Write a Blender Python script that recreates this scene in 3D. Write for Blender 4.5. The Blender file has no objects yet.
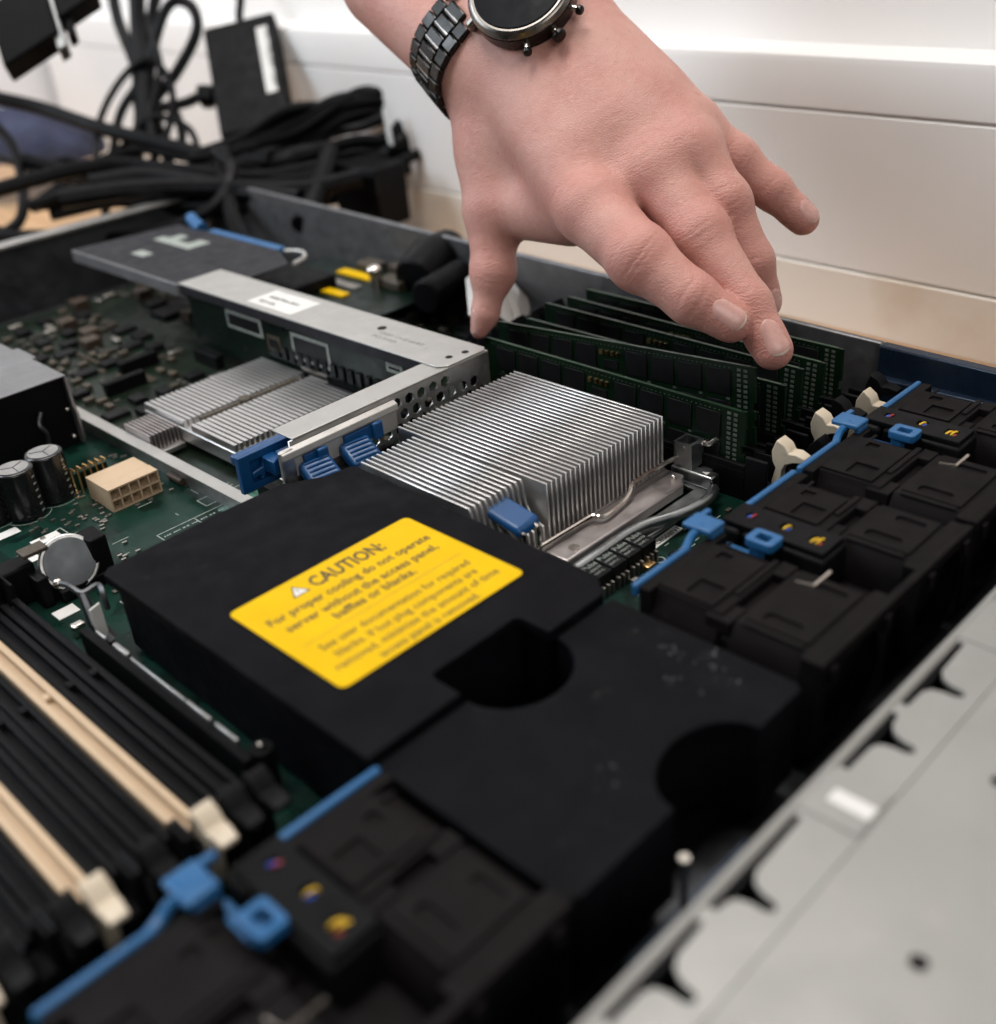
import bpy, bmesh, math, random
import numpy as np
from mathutils import Vector, Matrix

random.seed(7)
scn = bpy.context.scene
COL = scn.collection
U = 0.0077                      # one scene unit of the plan in metres

# ------------------------------------------------------------------ camera
cd = bpy.data.cameras.new('camera')
cam = bpy.data.objects.new('camera', cd)
COL.objects.link(cam)
cd.sensor_width = 36.0
cd.lens = 38.37
cd.clip_start = 0.01
cd.clip_end = 50
cam.matrix_world = Matrix(((0.698000, 0.406266, -0.589699, -24.5447 * U), (-0.711756, 0.303048, -0.633692, -22.1110 * U), (-0.078741, 0.862038, 0.500689, 26.7535 * U), (0, 0, 0, 1)))
cd.dof.use_dof = True
cd.dof.focus_distance = 52.0 * U
cd.dof.aperture_fstop = 6.2
cd.dof.aperture_blades = 7
scn.camera = cam

# ------------------------------------------------------------------ light
w = bpy.data.worlds.new('World')
scn.world = w
w.use_nodes = True
bg = w.node_tree.nodes['Background']
bg.inputs[0].default_value = (1.0, 0.94, 0.89, 1)
bg.inputs[1].default_value = 0.06


def area(name, loc, target, sx, sy, power, col):
    ld = bpy.data.lights.new(name, 'AREA')
    ld.shape = 'RECTANGLE'
    ld.size, ld.size_y = sx, sy
    ld.energy = power
    ld.color = col
    o = bpy.data.objects.new(name, ld)
    COL.objects.link(o)
    o.location = loc
    d = Vector(target) - Vector(loc)
    o.rotation_euler = d.to_track_quat('-Z', 'Y').to_euler()
    return o


# ceiling panel over the bench, window behind the viewer, and an added cool fill lamp that brightens the end wall
area('ceiling_light', (0.12, 0.3, 1.6), (0.12, 0.3, 0), 1.4, 0.45, 27, (1.0, 0.96, 0.92))
area('window_light', (-0.55, -1.35, 1.05), (0.15, 0.25, 0.1), 1.1, 0.9, 10, (1.0, 0.98, 0.96))
area('end_wall_fill_light', (-0.55, 1.0, 0.75), (0.34, 0.85, 0.1), 0.6, 0.6, 12, (0.80, 0.90, 1.0))

scn.view_settings.view_transform = 'Standard'
scn.view_settings.look = 'None'
scn.view_settings.exposure = 0.0
scn.view_settings.gamma = 1.0
scn.view_settings.use_curve_mapping = False
scn.cycles.use_denoising = True
scn.cycles.max_bounces = 8

# ------------------------------------------------------------------ helpers
BASE = {}


def V(*a):
    return Vector(a if len(a) > 1 else a[0])


def thing(name, label, cat, base=(0, 0, 0), group=None):
    o = bpy.data.objects.new(name, None)
    COL.objects.link(o)
    o.empty_display_size = 0.01
    o.location = V(base) * U
    BASE[o.name] = V(base)
    o['label'] = label
    o['category'] = cat
    if group:
        o['group'] = group
    return o


def tag(o, label, cat, group=None):
    o['label'] = label
    o['category'] = cat
    if group:
        o['group'] = group
    return o


def base_of(p):
    return BASE.get(p.name, V(0, 0, 0)) if p else V(0, 0, 0)


def link(name, me, mat, parent=None, base=None, bevel=0.0, smooth=40, seg=2, kind=None):
    """me holds plan units in world position; the object is moved to its parent's (or its own) base"""
    b = base_of(parent) if parent else (V(base) if base else V(0, 0, 0))
    me.transform(Matrix.Scale(U, 4) @ Matrix.Translation(-b))
    me.name = name
    if mat:
        me.materials.clear()
        for m in (mat if isinstance(mat, (list, tuple)) else [mat]):
            me.materials.append(m)
    if smooth:
        me.polygons.foreach_set('use_smooth', [True] * len(me.polygons))
        me.set_sharp_from_angle(angle=math.radians(smooth))
    o = bpy.data.objects.new(name, me)
    COL.objects.link(o)
    BASE[o.name] = b
    if parent:
        o.parent = parent
    else:
        o.location = b * U
    if bevel:
        md = o.modifiers.new('bevel', 'BEVEL')
        md.width = bevel * U
        md.segments = seg
        md.limit_method = 'ANGLE'
        md.angle_limit = math.radians(40)
    if kind:
        o['kind'] = kind
    return o


def inst(src, parent, off):
    """another piece of the same kind, sharing the mesh, moved by off plan units"""
    c = src.copy()
    COL.objects.link(c)
    c.parent = parent
    c.location = src.location + V(off) * U
    BASE[c.name] = BASE[src.name]
    return c


def dup(root, parent=None):
    c = root.copy()
    COL.objects.link(c)
    c.parent = parent
    for ch in list(root.children):
        dup(ch, c)
    return c


class MB:
    def __init__(s):
        s.v, s.f = [], []

    def add(s, vs, fs):
        n = len(s.v)
        s.v += [tuple(v) for v in vs]
        s.f += [[i + n for i in f] for f in fs]
        return s

    def box(s, x0, x1, y0, y1, z0, z1):
        vs = [(x, y, z) for z in (z0, z1) for y in (y0, y1) for x in (x0, x1)]
        return s.add(vs, [(0, 2, 3, 1), (4, 5, 7, 6), (0, 1, 5, 4), (2, 6, 7, 3), (0, 4, 6, 2), (1, 3, 7, 5)])

    def obox(s, c, ax, ay, az):
        c, ax, ay, az = V(c), V(ax), V(ay), V(az)
        vs = [c + ax * i + ay * j + az * k for k in (-1, 1) for j in (-1, 1) for i in (-1, 1)]
        return s.add(vs, [(0, 2, 3, 1), (4, 5, 7, 6), (0, 1, 5, 4), (2, 6, 7, 3), (0, 4, 6, 2), (1, 3, 7, 5)])

    def prism(s, poly, a, b, axis='z'):
        def mk(p, h):
            if axis == 'z':
                return (p[0], p[1], h)
            if axis == 'x':
                return (h, p[0], p[1])
            return (p[0], h, p[1])
        n = len(poly)
        vs = [mk(p, a) for p in poly] + [mk(p, b) for p in poly]
        fs = [tuple(range(n))[::-1], tuple(range(n, 2 * n))]
        fs += [(i, (i + 1) % n, n + (i + 1) % n, n + i) for i in range(n)]
        return s.add(vs, fs)

    def cyl(s, p0, p1, r0, r1=None, n=20, cap=True):
        r1 = r0 if r1 is None else r1
        p0, p1 = V(p0), V(p1)
        d = (p1 - p0).normalized()
        a = d.orthogonal().normalized()
        b = d.cross(a)
        vs = []
        for p, r in ((p0, r0), (p1, r1)):
            vs += [p + (a * math.cos(t) + b * math.sin(t)) * r for t in (2 * math.pi * i / n for i in range(n))]
        fs = [(i, (i + 1) % n, n + (i + 1) % n, n + i) for i in range(n)]
        if cap:
            fs += [tuple(range(n))[::-1], tuple(range(n, 2 * n))]
        return s.add(vs, fs)

    def tube(s, path, r, n=8):
        pts = [V(p) for p in path]
        m = len(pts)
        rs = r if isinstance(r, (list, tuple)) else [r] * m
        a = None
        vs = []
        for i in range(m):
            t = (pts[min(i + 1, m - 1)] - pts[max(i - 1, 0)]).normalized()
            a = t.orthogonal().normalized() if a is None else (a - t * a.dot(t)).normalized()
            b = t.cross(a)
            vs += [pts[i] + (a * math.cos(q) + b * math.sin(q)) * rs[i] for q in (2 * math.pi * k / n for k in range(n))]
        fs = []
        for i in range(m - 1):
            fs += [(i * n + k, i * n + (k + 1) % n, (i + 1) * n + (k + 1) % n, (i + 1) * n + k) for k in range(n)]
        fs += [tuple(range(n))[::-1], tuple(range((m - 1) * n, m * n))]
        return s.add(vs, fs)

    def sphere(s, c, r, n=10, sz=(1, 1, 1)):
        c = V(c)
        vs, fs = [], []
        for i in range(n + 1):
            th = math.pi * i / n
            for k in range(2 * n):
                ph = math.pi * k / n
                vs.append((c[0] + r * sz[0] * math.sin(th) * math.cos(ph), c[1] + r * sz[1] * math.sin(th) * math.sin(ph), c[2] + r * sz[2] * math.cos(th)))
        for i in range(n):
            for k in range(2 * n):
                k2 = (k + 1) % (2 * n)
                fs.append((i * 2 * n + k, (i + 1) * 2 * n + k, (i + 1) * 2 * n + k2, i * 2 * n + k2))
        return s.add(vs, fs)

    def mesh(s):
        me = bpy.data.meshes.new('m')
        me.from_pydata(s.v, [], s.f)
        bm = bmesh.new()
        bm.from_mesh(me)
        bmesh.ops.recalc_face_normals(bm, faces=bm.faces)
        bm.to_mesh(me)
        bm.free()
        return me

    def build(s, name, mat, parent=None, **k):
        return link(name, s.mesh(), mat, parent, **k)


def smooth_path(pts, per=8):
    """Catmull-Rom through the points"""
    P = [V(p) for p in pts]
    P = [P[0] * 2 - P[1]] + P + [P[-1] * 2 - P[-2]]
    out = []
    for i in range(1, len(P) - 2):
        for k in range(per):
            t = k / per
            a, b, c, d = P[i - 1], P[i], P[i + 1], P[i + 2]
            out.append(0.5 * ((2 * b) + (c - a) * t + (2 * a - 5 * b + 4 * c - d) * t * t + (3 * b - a - 3 * c + d) * t ** 3))
    out.append(P[-2])
    return out


def curve_mesh(cu):
    o = bpy.data.objects.new('tmp', cu)
    COL.objects.link(o)
    bpy.context.view_layer.update()
    me = bpy.data.meshes.new_from_object(o.evaluated_get(bpy.context.evaluated_depsgraph_get()))
    bpy.data.objects.remove(o)
    bpy.data.curves.remove(cu)
    return me


def frame(origin, ex, ey):
    ex, ey = V(ex).normalized(), V(ey).normalized()
    ez = ex.cross(ey)
    m = Matrix((ex, ey, ez)).transposed().to_4x4()
    m.translation = V(origin)
    return m


def plate(outer, holes, t, origin=(0, 0, 0), ex=(1, 0, 0), ey=(0, 1, 0), bevel=0.0):
    """flat sheet with holes; its middle plane is at origin"""
    cu = bpy.data.curves.new('c', 'CURVE')
    cu.dimensions = '2D'
    cu.fill_mode = 'BOTH'
    cu.extrude = max(0.001, t / 2 - bevel)
    if bevel:
        cu.bevel_depth = bevel
        cu.bevel_resolution = 2
        cu.offset = -bevel
    for poly in [outer] + list(holes):
        sp = cu.splines.new('POLY')
        sp.points.add(len(poly) - 1)
        for i, p in enumerate(poly):
            sp.points[i].co = (p[0], p[1], 0, 1)
        sp.use_cyclic_u = True
    me = curve_mesh(cu)
    me.transform(frame(origin, ex, ey))
    return me


def text_mesh(body, size, origin, ex=(1, 0, 0), ey=(0, 1, 0), t=0.004, align='LEFT', width=None, bold=0.0):
    cu = bpy.data.curves.new('t', 'FONT')
    cu.body = body
    cu.size = size
    cu.align_x = align
    cu.extrude = t
    cu.offset = bold
    cu.resolution_u = 2
    me = curve_mesh(cu)
    if width:
        xs = [v.co.x for v in me.vertices]
        k = width / (max(xs) - min(xs))
        me.transform(Matrix.Diagonal((k, 1, 1, 1)))
    me.transform(frame(origin, ex, ey))
    return me


def join(meshes):
    bm = bmesh.new()
    for m in meshes:
        bm.from_mesh(m)
    me = bpy.data.meshes.new('j')
    bm.to_mesh(me)
    bm.free()
    return me


def circ(cx, cy, r, n=20, a0=0.0, a1=2 * math.pi, ry=None):
    full = abs(a1 - a0 - 2 * math.pi) < 1e-6
    m = n if full else n + 1
    return [(cx + r * math.cos(a0 + (a1 - a0) * i / n), cy + (ry or r) * math.sin(a0 + (a1 - a0) * i / n)) for i in range(m)]


def rrect(x0, x1, y0, y1, r, n=4):
    out = []
    for cx, cy, a in ((x1 - r, y1 - r, 0), (x0 + r, y1 - r, 90), (x0 + r, y0 + r, 180), (x1 - r, y0 + r, 270)):
        out += circ(cx, cy, r, n, math.radians(a), math.radians(a + 90))
    return out


# ------------------------------------------------------------------ materials
def M(name, col, rough=0.5, metal=0.0, var=0.12, vs=60, bump=0.0, bs=900, rvar=0.1, spec=0.5, wear=None, stretch=None, coat=0.0):
    m = bpy.data.materials.new(name)
    m.use_nodes = True
    nt = m.node_tree
    b = nt.nodes['Principled BSDF']
    b.inputs['Metallic'].default_value = metal
    b.inputs['Specular IOR Level'].default_value = spec
    b.inputs['Coat Weight'].default_value = coat
    tc = nt.nodes.new('ShaderNodeTexCoord')
    src = tc.outputs['Object']
    if stretch:
        mp = nt.nodes.new('ShaderNodeMapping')
        mp.inputs['Scale'].default_value = stretch
        nt.links.new(src, mp.inputs['Vector'])
        src = mp.outputs['Vector']

    def noise(scale, detail=4):
        n = nt.nodes.new('ShaderNodeTexNoise')
        n.inputs['Scale'].default_value = scale
        n.inputs['Detail'].default_value = detail
        nt.links.new(src, n.inputs['Vector'])
        return n.outputs['Fac']

    def ramp(fac, a, c, e0=0.3, e1=0.7):
        r = nt.nodes.new('ShaderNodeMapRange')
        r.inputs['From Min'].default_value = e0
        r.inputs['From Max'].default_value = e1
        r.inputs['To Min'].default_value = a
        r.inputs['To Max'].default_value = c
        nt.links.new(fac, r.inputs['Value'])
        return r.outputs['Result']

    def mix(fac, a, c):
        x = nt.nodes.new('ShaderNodeMix')
        x.data_type = 'RGBA'
        nt.links.new(fac, x.inputs['Factor'])
        for sock, v in ((x.inputs[6], a), (x.inputs[7], c)):
            if hasattr(v, 'links'):
                nt.links.new(v, sock)
            else:
                sock.default_value = (*v, 1)
        return x.outputs[2]

    lo = tuple(c * (1 - var) for c in col)
    hi = tuple(min(1, c * (1 + var)) for c in col)
    n1 = noise(vs)
    c = mix(ramp(n1, 0, 1), lo, hi)
    rr = ramp(noise(vs * 2.3), max(0.03, rough - rvar), min(1, rough + rvar))
    if wear:       # (colour, threshold, scale, amount): dust or scuffs with a shape of their own
        wc, th, sc, am = wear
        wf = ramp(noise(sc, 8), 0, am, th, th + 0.12)
        c = mix(wf, c, wc)
    nt.links.new(c, b.inputs['Base Color'])
    nt.links.new(rr, b.inputs['Roughness'])
    if bump:
        bn = nt.nodes.new('ShaderNodeBump')
        bn.inputs['Strength'].default_value = bump
        bn.inputs['Distance'].default_value = 0.0004
        nt.links.new(noise(bs, 3), bn.inputs['Height'])
        nt.links.new(bn.outputs['Normal'], b.inputs['Normal'])
    m['_'] = 1
    return m


DUST = (0.25, 0.24, 0.23)
m_baffle = M('baffle_plastic', (0.0042, 0.0042, 0.0056), 0.5, var=0.3, spec=0.045, bump=0.35, bs=2600, wear=(DUST, 0.66, 300, 0.05))
m_baffle2 = M('scuffed_baffle_plastic', (0.0042, 0.0044, 0.0056), 0.5, var=0.3, spec=0.045, bump=0.35, bs=2600, wear=(DUST, 0.66, 220, 0.06))
m_fan = M('fan_plastic', (0.0075, 0.0063, 0.0063), 0.55, var=0.2, spec=0.06, bump=0.4, bs=2200, wear=(DUST, 0.68, 400, 0.06))
m_black = M('black_plastic', (0.005, 0.005, 0.0055), 0.45, var=0.2, spec=0.08, bump=0.2, bs=2000, wear=(DUST, 0.68, 500, 0.05))
m_gloss_black = M('glossy_black', (0.008, 0.008, 0.009), 0.22, var=0.1)
m_blue = M('blue_plastic', (0.014, 0.100, 0.25), 0.4, var=0.1, bump=0.15, bs=1500)
m_blue2 = M('deep_blue_plastic', (0.003, 0.055, 0.17), 0.38, var=0.1, bump=0.15, bs=1500)
m_cream = M('cream_nylon', (0.50, 0.365, 0.235), 0.5, var=0.06, bump=0.1)
m_white_latch = M('off_white_nylon', (0.58, 0.49, 0.37), 0.45, var=0.08, bump=0.15, wear=((0.25, 0.2, 0.15), 0.6, 300, 0.3))
m_alu = M('fin_aluminium', (0.70, 0.69, 0.68), 0.42, 1.0, var=0.06, bump=0.15, bs=700, stretch=(1, 0.15, 1))
m_base = M('milled_base', (0.46, 0.42, 0.41), 0.42, 1.0, var=0.12, bump=0.1, bs=1500)
m_steel = M('galvanised_steel', (0.50, 0.49, 0.47), 0.42, 1.0, var=0.14, vs=160, bump=0.08, wear=((0.3, 0.27, 0.24), 0.6, 260, 0.35))
m_lever = M('zinc_lever', (0.36, 0.38, 0.38), 0.36, 1.0, var=0.1, bump=0.05)
m_bright = M('bright_wire', (0.72, 0.66, 0.60), 0.22, 1.0, var=0.06)
m_lid = M('lid_sheet', (0.27, 0.265, 0.25), 0.42, 0.25, var=0.05, vs=30, bump=0.06, wear=((0.36, 0.33, 0.29), 0.62, 120, 0.25))
m_cage = M('cage_sheet', (0.43, 0.42, 0.40), 0.42, 0.45, var=0.06, bump=0.06, wear=((0.3, 0.27, 0.24), 0.62, 200, 0.3))
m_dkcage = M('dark_cover_sheet', (0.022, 0.022, 0.026), 0.55, 0.0, var=0.15, spec=0.15)
m_psu = M('supply_sheet', (0.21, 0.21, 0.215), 0.45, 0.5, var=0.1, bump=0.06)
m_scuff = M('scuff', (0.045, 0.045, 0.048), 0.6, var=0.6, vs=900)
m_smd = M('small_part_metal', (0.09, 0.085, 0.075), 0.45, 0.5, var=0.4, vs=500)
m_rearwall = M('rear_side_sheet', (0.20, 0.20, 0.205), 0.45, 0.8, var=0.15, vs=90)
m_inner = M('chassis_sheet', (0.09, 0.095, 0.10), 0.4, 0.8, var=0.15)
m_bluewall = M('blue_grey_side_wall', (0.012, 0.023, 0.043), 0.3, 0.3, var=0.2)
m_yellow = M('yellow_label', (0.68, 0.415, 0.0005), 0.5, spec=0.12, var=0.05, vs=90, bump=0.05, wear=((0.6, 0.33, 0.0), 0.62, 160, 0.3))
m_ink = M('label_ink', (0.06, 0.035, 0.008), 0.5, var=0.3)
m_inkline = M('label_rule_ink', (0.42, 0.25, 0.01), 0.5)
m_white = M('white_print', (0.66, 0.65, 0.62), 0.5, var=0.1)
m_silk = M('silkscreen_white', (0.28, 0.31, 0.28), 0.5, var=0.3, vs=800)
m_chip = M('chip_epoxy', (0.008, 0.008, 0.0085), 0.45, var=0.25, spec=0.12, bump=0.15, bs=3000)
m_gold = M('gold_contact', (0.85, 0.55, 0.25), 0.28, 1.0, var=0.1)
m_solder = M('solder', (0.42, 0.39, 0.35), 0.4, 1.0, var=0.15)
m_tan = M('ceramic_tan', (0.055, 0.043, 0.028), 0.5, var=0.3, vs=900)
m_brownchip = M('brown_part', (0.05, 0.032, 0.02), 0.45, var=0.3)
m_wall = M('white_paint', (0.84, 0.815, 0.79), 0.45, var=0.025, vs=8, bump=0.03, bs=60)
m_coolwall = M('cool_white_paint', (0.80, 0.82, 0.86), 0.5, var=0.02, vs=8)
m_dotprint = M('module_print', (0.075, 0.085, 0.07), 0.5, var=0.3, vs=800)
m_wall2 = M('warm_white_paint', (0.80, 0.75, 0.68), 0.45, var=0.03, vs=8, wear=((0.55, 0.42, 0.28), 0.58, 14, 0.35))
m_wood = M('light_wood', (0.52, 0.32, 0.17), 0.45, var=0.25, vs=14, bump=0.05, stretch=(8, 0.7, 1))
m_cable = M('cable_rubber', (0.005, 0.005, 0.0055), 0.42, var=0.2, spec=0.10)
m_navy = M('navy_cloth', (0.022, 0.026, 0.055), 0.85, var=0.5, vs=30, bump=0.4, bs=300)
m_red = M('red_wire', (0.35, 0.03, 0.02), 0.4)
m_orange = M('orange_wire', (0.75, 0.25, 0.02), 0.4)
m_ywire = M('yellow_wire', (0.80, 0.50, 0.03), 0.4)
m_bwire = M('blue_wire', (0.02, 0.08, 0.45), 0.4)
m_watch = M('gunmetal', (0.03, 0.029, 0.028), 0.28, 1.0, var=0.1)
m_watchlite = M('brushed_case_steel', (0.19, 0.175, 0.16), 0.28, 1.0, var=0.08)
m_glass = M('watch_glass', (0.006, 0.007, 0.009), 0.3, var=0.0, spec=0.05)
m_nail = M('nail', (0.56, 0.315, 0.275), 0.3, var=0.06, vs=300)
m_nailtip = M('nail_tip', (0.70, 0.55, 0.46), 0.32, var=0.05, vs=300)


def pcb_material(name, base, dark, trace):
    m = M(name, base, 0.36, spec=0.2)
    nt = m.node_tree
    b = nt.nodes['Principled BSDF']
    tc = nt.nodes.new('ShaderNodeTexCoord')

    def brick(scale, rot, mort, wd, hd):
        mp = nt.nodes.new('ShaderNodeMapping')
        mp.inputs['Rotation'].default_value = (0, 0, rot)
        nt.links.new(tc.outputs['Object'], mp.inputs['Vector'])
        t = nt.nodes.new('ShaderNodeTexBrick')
        t.inputs['Scale'].default_value = scale
        t.inputs['Mortar Size'].default_value = mort
        t.inputs['Brick Width'].default_value = wd
        t.inputs['Row Height'].default_value = hd
        t.offset = 0.37
        nt.links.new(mp.outputs['Vector'], t.inputs['Vector'])
        return t.outputs['Fac']

    def math_(op, a, c):
        x = nt.nodes.new('ShaderNodeMath')
        x.operation = op
        for s_, v in zip(x.inputs, (a, c)):
            if hasattr(v, 'links'):
                nt.links.new(v, s_)
            else:
                s_.default_value = v
        return x.outputs[0]
    vo = nt.nodes.new('ShaderNodeTexVoronoi')
    vo.inputs['Scale'].default_value = 95
    vo.distance = 'CHEBYCHEV'
    nt.links.new(tc.outputs['Object'], vo.inputs['Vector'])
    sep = nt.nodes.new('ShaderNodeSeparateColor')
    nt.links.new(vo.outputs['Color'], sep.inputs[0])
    t1 = brick(260, 0.0, 0.035, 1.6, 0.22)
    t2 = brick(300, math.pi / 2, 0.035, 1.9, 0.25)
    m1 = math_('MULTIPLY', t1, math_('GREATER_THAN', sep.outputs[0], 0.55))
    m2 = math_('MULTIPLY', t2, math_('GREATER_THAN', sep.outputs[1], 0.55))
    tr = math_('MULTIPLY', math_('MAXIMUM', m1, m2), 0.75)
    fill = math_('MULTIPLY', math_('GREATER_THAN', sep.outputs[2], 0.5), 0.7)

    def mix(fac, a, c):
        x = nt.nodes.new('ShaderNodeMix')
        x.data_type = 'RGBA'
        nt.links.new(fac, x.inputs['Factor'])
        for sock, v in ((x.inputs[6], a), (x.inputs[7], c)):
            if hasattr(v, 'links'):
                nt.links.new(v, sock)
            else:
                sock.default_value = (*v, 1)
        return x.outputs[2]
    nt.links.new(mix(tr, mix(fill, base, dark), trace), b.inputs['Base Color'])
    return m


m_pcb = pcb_material('board_green', (0.0020, 0.015, 0.010), (0.0013, 0.009, 0.0065), (0.009, 0.050, 0.035))
m_card = pcb_material('card_green', (0.0022, 0.008, 0.005), (0.0018, 0.006, 0.004), (0.005, 0.016, 0.010))
m_rear_shaded = pcb_material('board_rear_shaded', (0.006, 0.012, 0.007), (0.008, 0.010, 0.007), (0.014, 0.026, 0.016))  # darker copy of the board green, shade painted into the colour
m_dimm = pcb_material('module_green', (0.0035, 0.012, 0.005), (0.0025, 0.009, 0.004), (0.006, 0.02, 0.009))
m_dimm_edge = M('module_edge', (0.012, 0.038, 0.015), 0.4, var=0.15)

# ================================================================== SETTING
DESK_Z = -1.25
o = MB().box(-120, 60, -120, 210, DESK_Z - 3, DESK_Z).build('desk_top', m_wood, None, base=(0, 0, DESK_Z))
o['kind'] = 'structure'

# white wall behind the bench, with a projecting ledge, a groove and a skirting; turned 2.5 degrees
wall = MB()
WY0, WY1 = -70, 134


def wx(y):                       # x of the wall face at y
    return 39.6 + 0.042 * (y - 2)


def wall_prism(mb, prof):        # prof: (x offset, z) round the section
    n = len(prof)
    vs = [(wx(WY0) + p[0], WY0, p[1]) for p in prof] + [(wx(WY1) + p[0], WY1, p[1]) for p in prof]
    fs = [tuple(range(n))[::-1], tuple(range(n, 2 * n))] + [(i, (i + 1) % n, n + (i + 1) % n, n + i) for i in range(n)]
    mb.add(vs, fs)


wall_prism(wall, [(3.9, 15.2), (14, 15.2), (14, 90), (3.9, 90)])
wallo = wall.build('wall', m_wall, None, base=(40, 2, 15))
wallo['kind'] = 'structure'
mb = MB(); wall_prism(mb, [(0, 12.75), (4.5, 12.75), (4.5, 15.9), (0.5, 15.9), (0.12, 15.75), (0, 15.3)])
mb.build('ledge', m_wall, wallo, smooth=50)
mb = MB(); wall_prism(mb, [(0.35, 12.5), (4.5, 12.5), (4.5, 12.749), (0.35, 12.749)])
mb.build('shadow_groove', m_wall, wallo)
mb = MB(); wall_prism(mb, [(0, 2.9), (4.5, 2.9), (4.5, 12.499), (0, 12.499)])
mb.build('panel', m_wall, wallo, bevel=0.08)
mb = MB(); wall_prism(mb, [(0.25, 2.75), (4.5, 2.75), (4.5, 2.899), (0.25, 2.899)])
mb.build('lower_groove', m_wall, wallo)
mb = MB(); wall_prism(mb, [(-0.15, DESK_Z), (4.5, DESK_Z), (4.5, 2.749), (-0.15, 2.749)])
mb.build('skirting', m_wall2, wallo, bevel=0.08)
# end wall behind the far end of the bench
o = MB().box(-160, 60, 136, 146, DESK_Z, 90).build('end_wall', m_coolwall, None, base=(0, 136, 0))
o['kind'] = 'structure'

# ================================================================== CHASSIS
ch = thing('server_chassis', 'open steel rack server case lying on the wooden bench, its lid off', 'server case', (0, 15, DESK_Z))
MB().box(-34, 26, -31, 67, DESK_Z + 0.02, -0.75).build('floor_pan', m_inner, ch)
# far side wall: inner skin, rolled top edge
MB().prism([(2, -0.74), (67, -0.74), (67, 6.2), (2, 4.62)], 25.75, 26.15, 'x').build('side_wall', m_rearwall, ch, bevel=0.08)
MB().prism([(-31, -0.74), (1.99, -0.74), (1.99, 4.62), (-31, 4.1)], 25.45, 26.15, 'x').build('side_wall', m_bluewall, ch, bevel=0.10)
MB().box(24.9, 25.44, -12, 1.9, -0.74, 3.1).build('side_rail', m_bluewall, ch, bevel=0.08)
MB().box(26.152, 26.9, -31, 67, DESK_Z + 0.03, 3.6).build('outer_rail', m_inner, ch, bevel=0.06)
MB().box(-34, -33.6, -31, 67, -0.74, 4.9).build('side_wall', m_steel, ch, bevel=0.08)
MB().box(-33.5, 25.6, 66.4, 66.8, -0.74, 5.1).build('rear_wall', m_inner, ch, bevel=0.06)
MB().box(-33.5, 25.6, 65.0, 66.38, 4.9, 5.2).build('rear_flange', m_steel, ch, bevel=0.06)
# steel divider strip along the board
MB().box(-1.25, -1.05, 21.0, 46, 0.2, 1.2).build('divider_strip', m_steel, ch)
MB().box(-1.55, -0.85, 20.8, 46, 1.2, 1.28).build('divider_lip', m_cage, ch)

# front sheet with T-shaped slots along its rolled edge
ZL = 4.28


def slot(x0, x1, fx):            # long thin stem by the ridge with a rounded foot
    return [(x0, -11.6), (x0, -11.86), (fx - .55, -11.9), (fx - .3, -12.05), (fx - .2, -12.4), (fx - .19, -12.75), (fx - .05, -12.95), (fx + .15, -12.9), (fx + .2, -12.7),
            (fx + .24, -12.4), (fx + .42, -12.08), (fx + .75, -11.9), (x1, -11.84), (x1, -11.6)]


holes = [slot(*q) for q in ((-23.0, -19.5, -22.3), (-19.1, -15.5, -18.4), (-13.0, -9.4, -11.3), (-8.9, -4.9, -7.95), (-2.5, 0.5, -.7), (1.0, 4.9, 2.45), (7.9, 11.2, 9.6), (11.6, 15.2, 13.0), (18.4, 21.6, 20.2))]
lid = link('front_strip', plate([(-30, -13.36), (25.3, -13.36), (25.3, -11.45), (-30, -11.45)], holes, 0.14, (0, 0, ZL)), m_lid, ch, smooth=30)
link('front_sheet', plate([(-30, -30.9), (25.3, -30.9), (25.3, -13.405), (-30, -13.405)], [circ(-7.1, -16.2, 0.24, 16), circ(-0.35, -15.2, 0.24, 16), circ(7.1, -16.2, 0.24, 16)], 0.14, (0, 0, ZL + .02)), m_lid, ch, smooth=30)
MB().box(-30, 25.3, -13.6, -13.2, ZL - .25, ZL - .12).build('seam_backing', m_steel, ch)
MB().tube([(-30, -11.42, ZL - 0.02), (25.3, -11.42, ZL - 0.02)], 0.17, 10).build('rolled_edge', m_lid, ch)
# pressed lip where the lid steps, and riveted tabs that bridge the slots
for x0, x1 in ((-4.6, -2.7), (5.1, 7.6), (15.5, 18.0)):
    MB().box(x0, x1, -13.3, -11.5, ZL + 0.075, ZL + 0.13).build('bridge_tab', m_lid, ch, bevel=0.03)
MB().box(-3.95, -3.4, -13.25, -12.0, ZL + .131, ZL + .15).build('painted_glint_tab', m_white, ch, bevel=.01)  # white paint stands in for a glint on the metal tab
MB().box(-30, 25.3, -11.8, -11.6, -0.7, ZL - 0.08).build('bay_front', m_black, ch)
# drive bay under the sheet: dark wall, seen through the slots
MB().box(-30, 25.3, -13.9, -13.7, -0.7, ZL - 0.08).build('bay_wall', m_inner, ch)
# fan-bay floor bracket and its screw post, seen in the gap in front of the blank
MB().box(-9.5, -3.5, -11.2, -9.3, 0.6, 0.75).build('bracket_plate', m_bluewall, ch)
mb = MB()
b = (-6.81,-9.39,0.75)
mb.cyl((b[0], b[1], 0.75), (b[0], b[1], 2.55), 0.11, n=12)
mb.cyl((b[0], b[1], 2.55), (b[0], b[1], 2.7), 0.17, n=12)
mb.build('screw_post', m_solder, ch)

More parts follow.
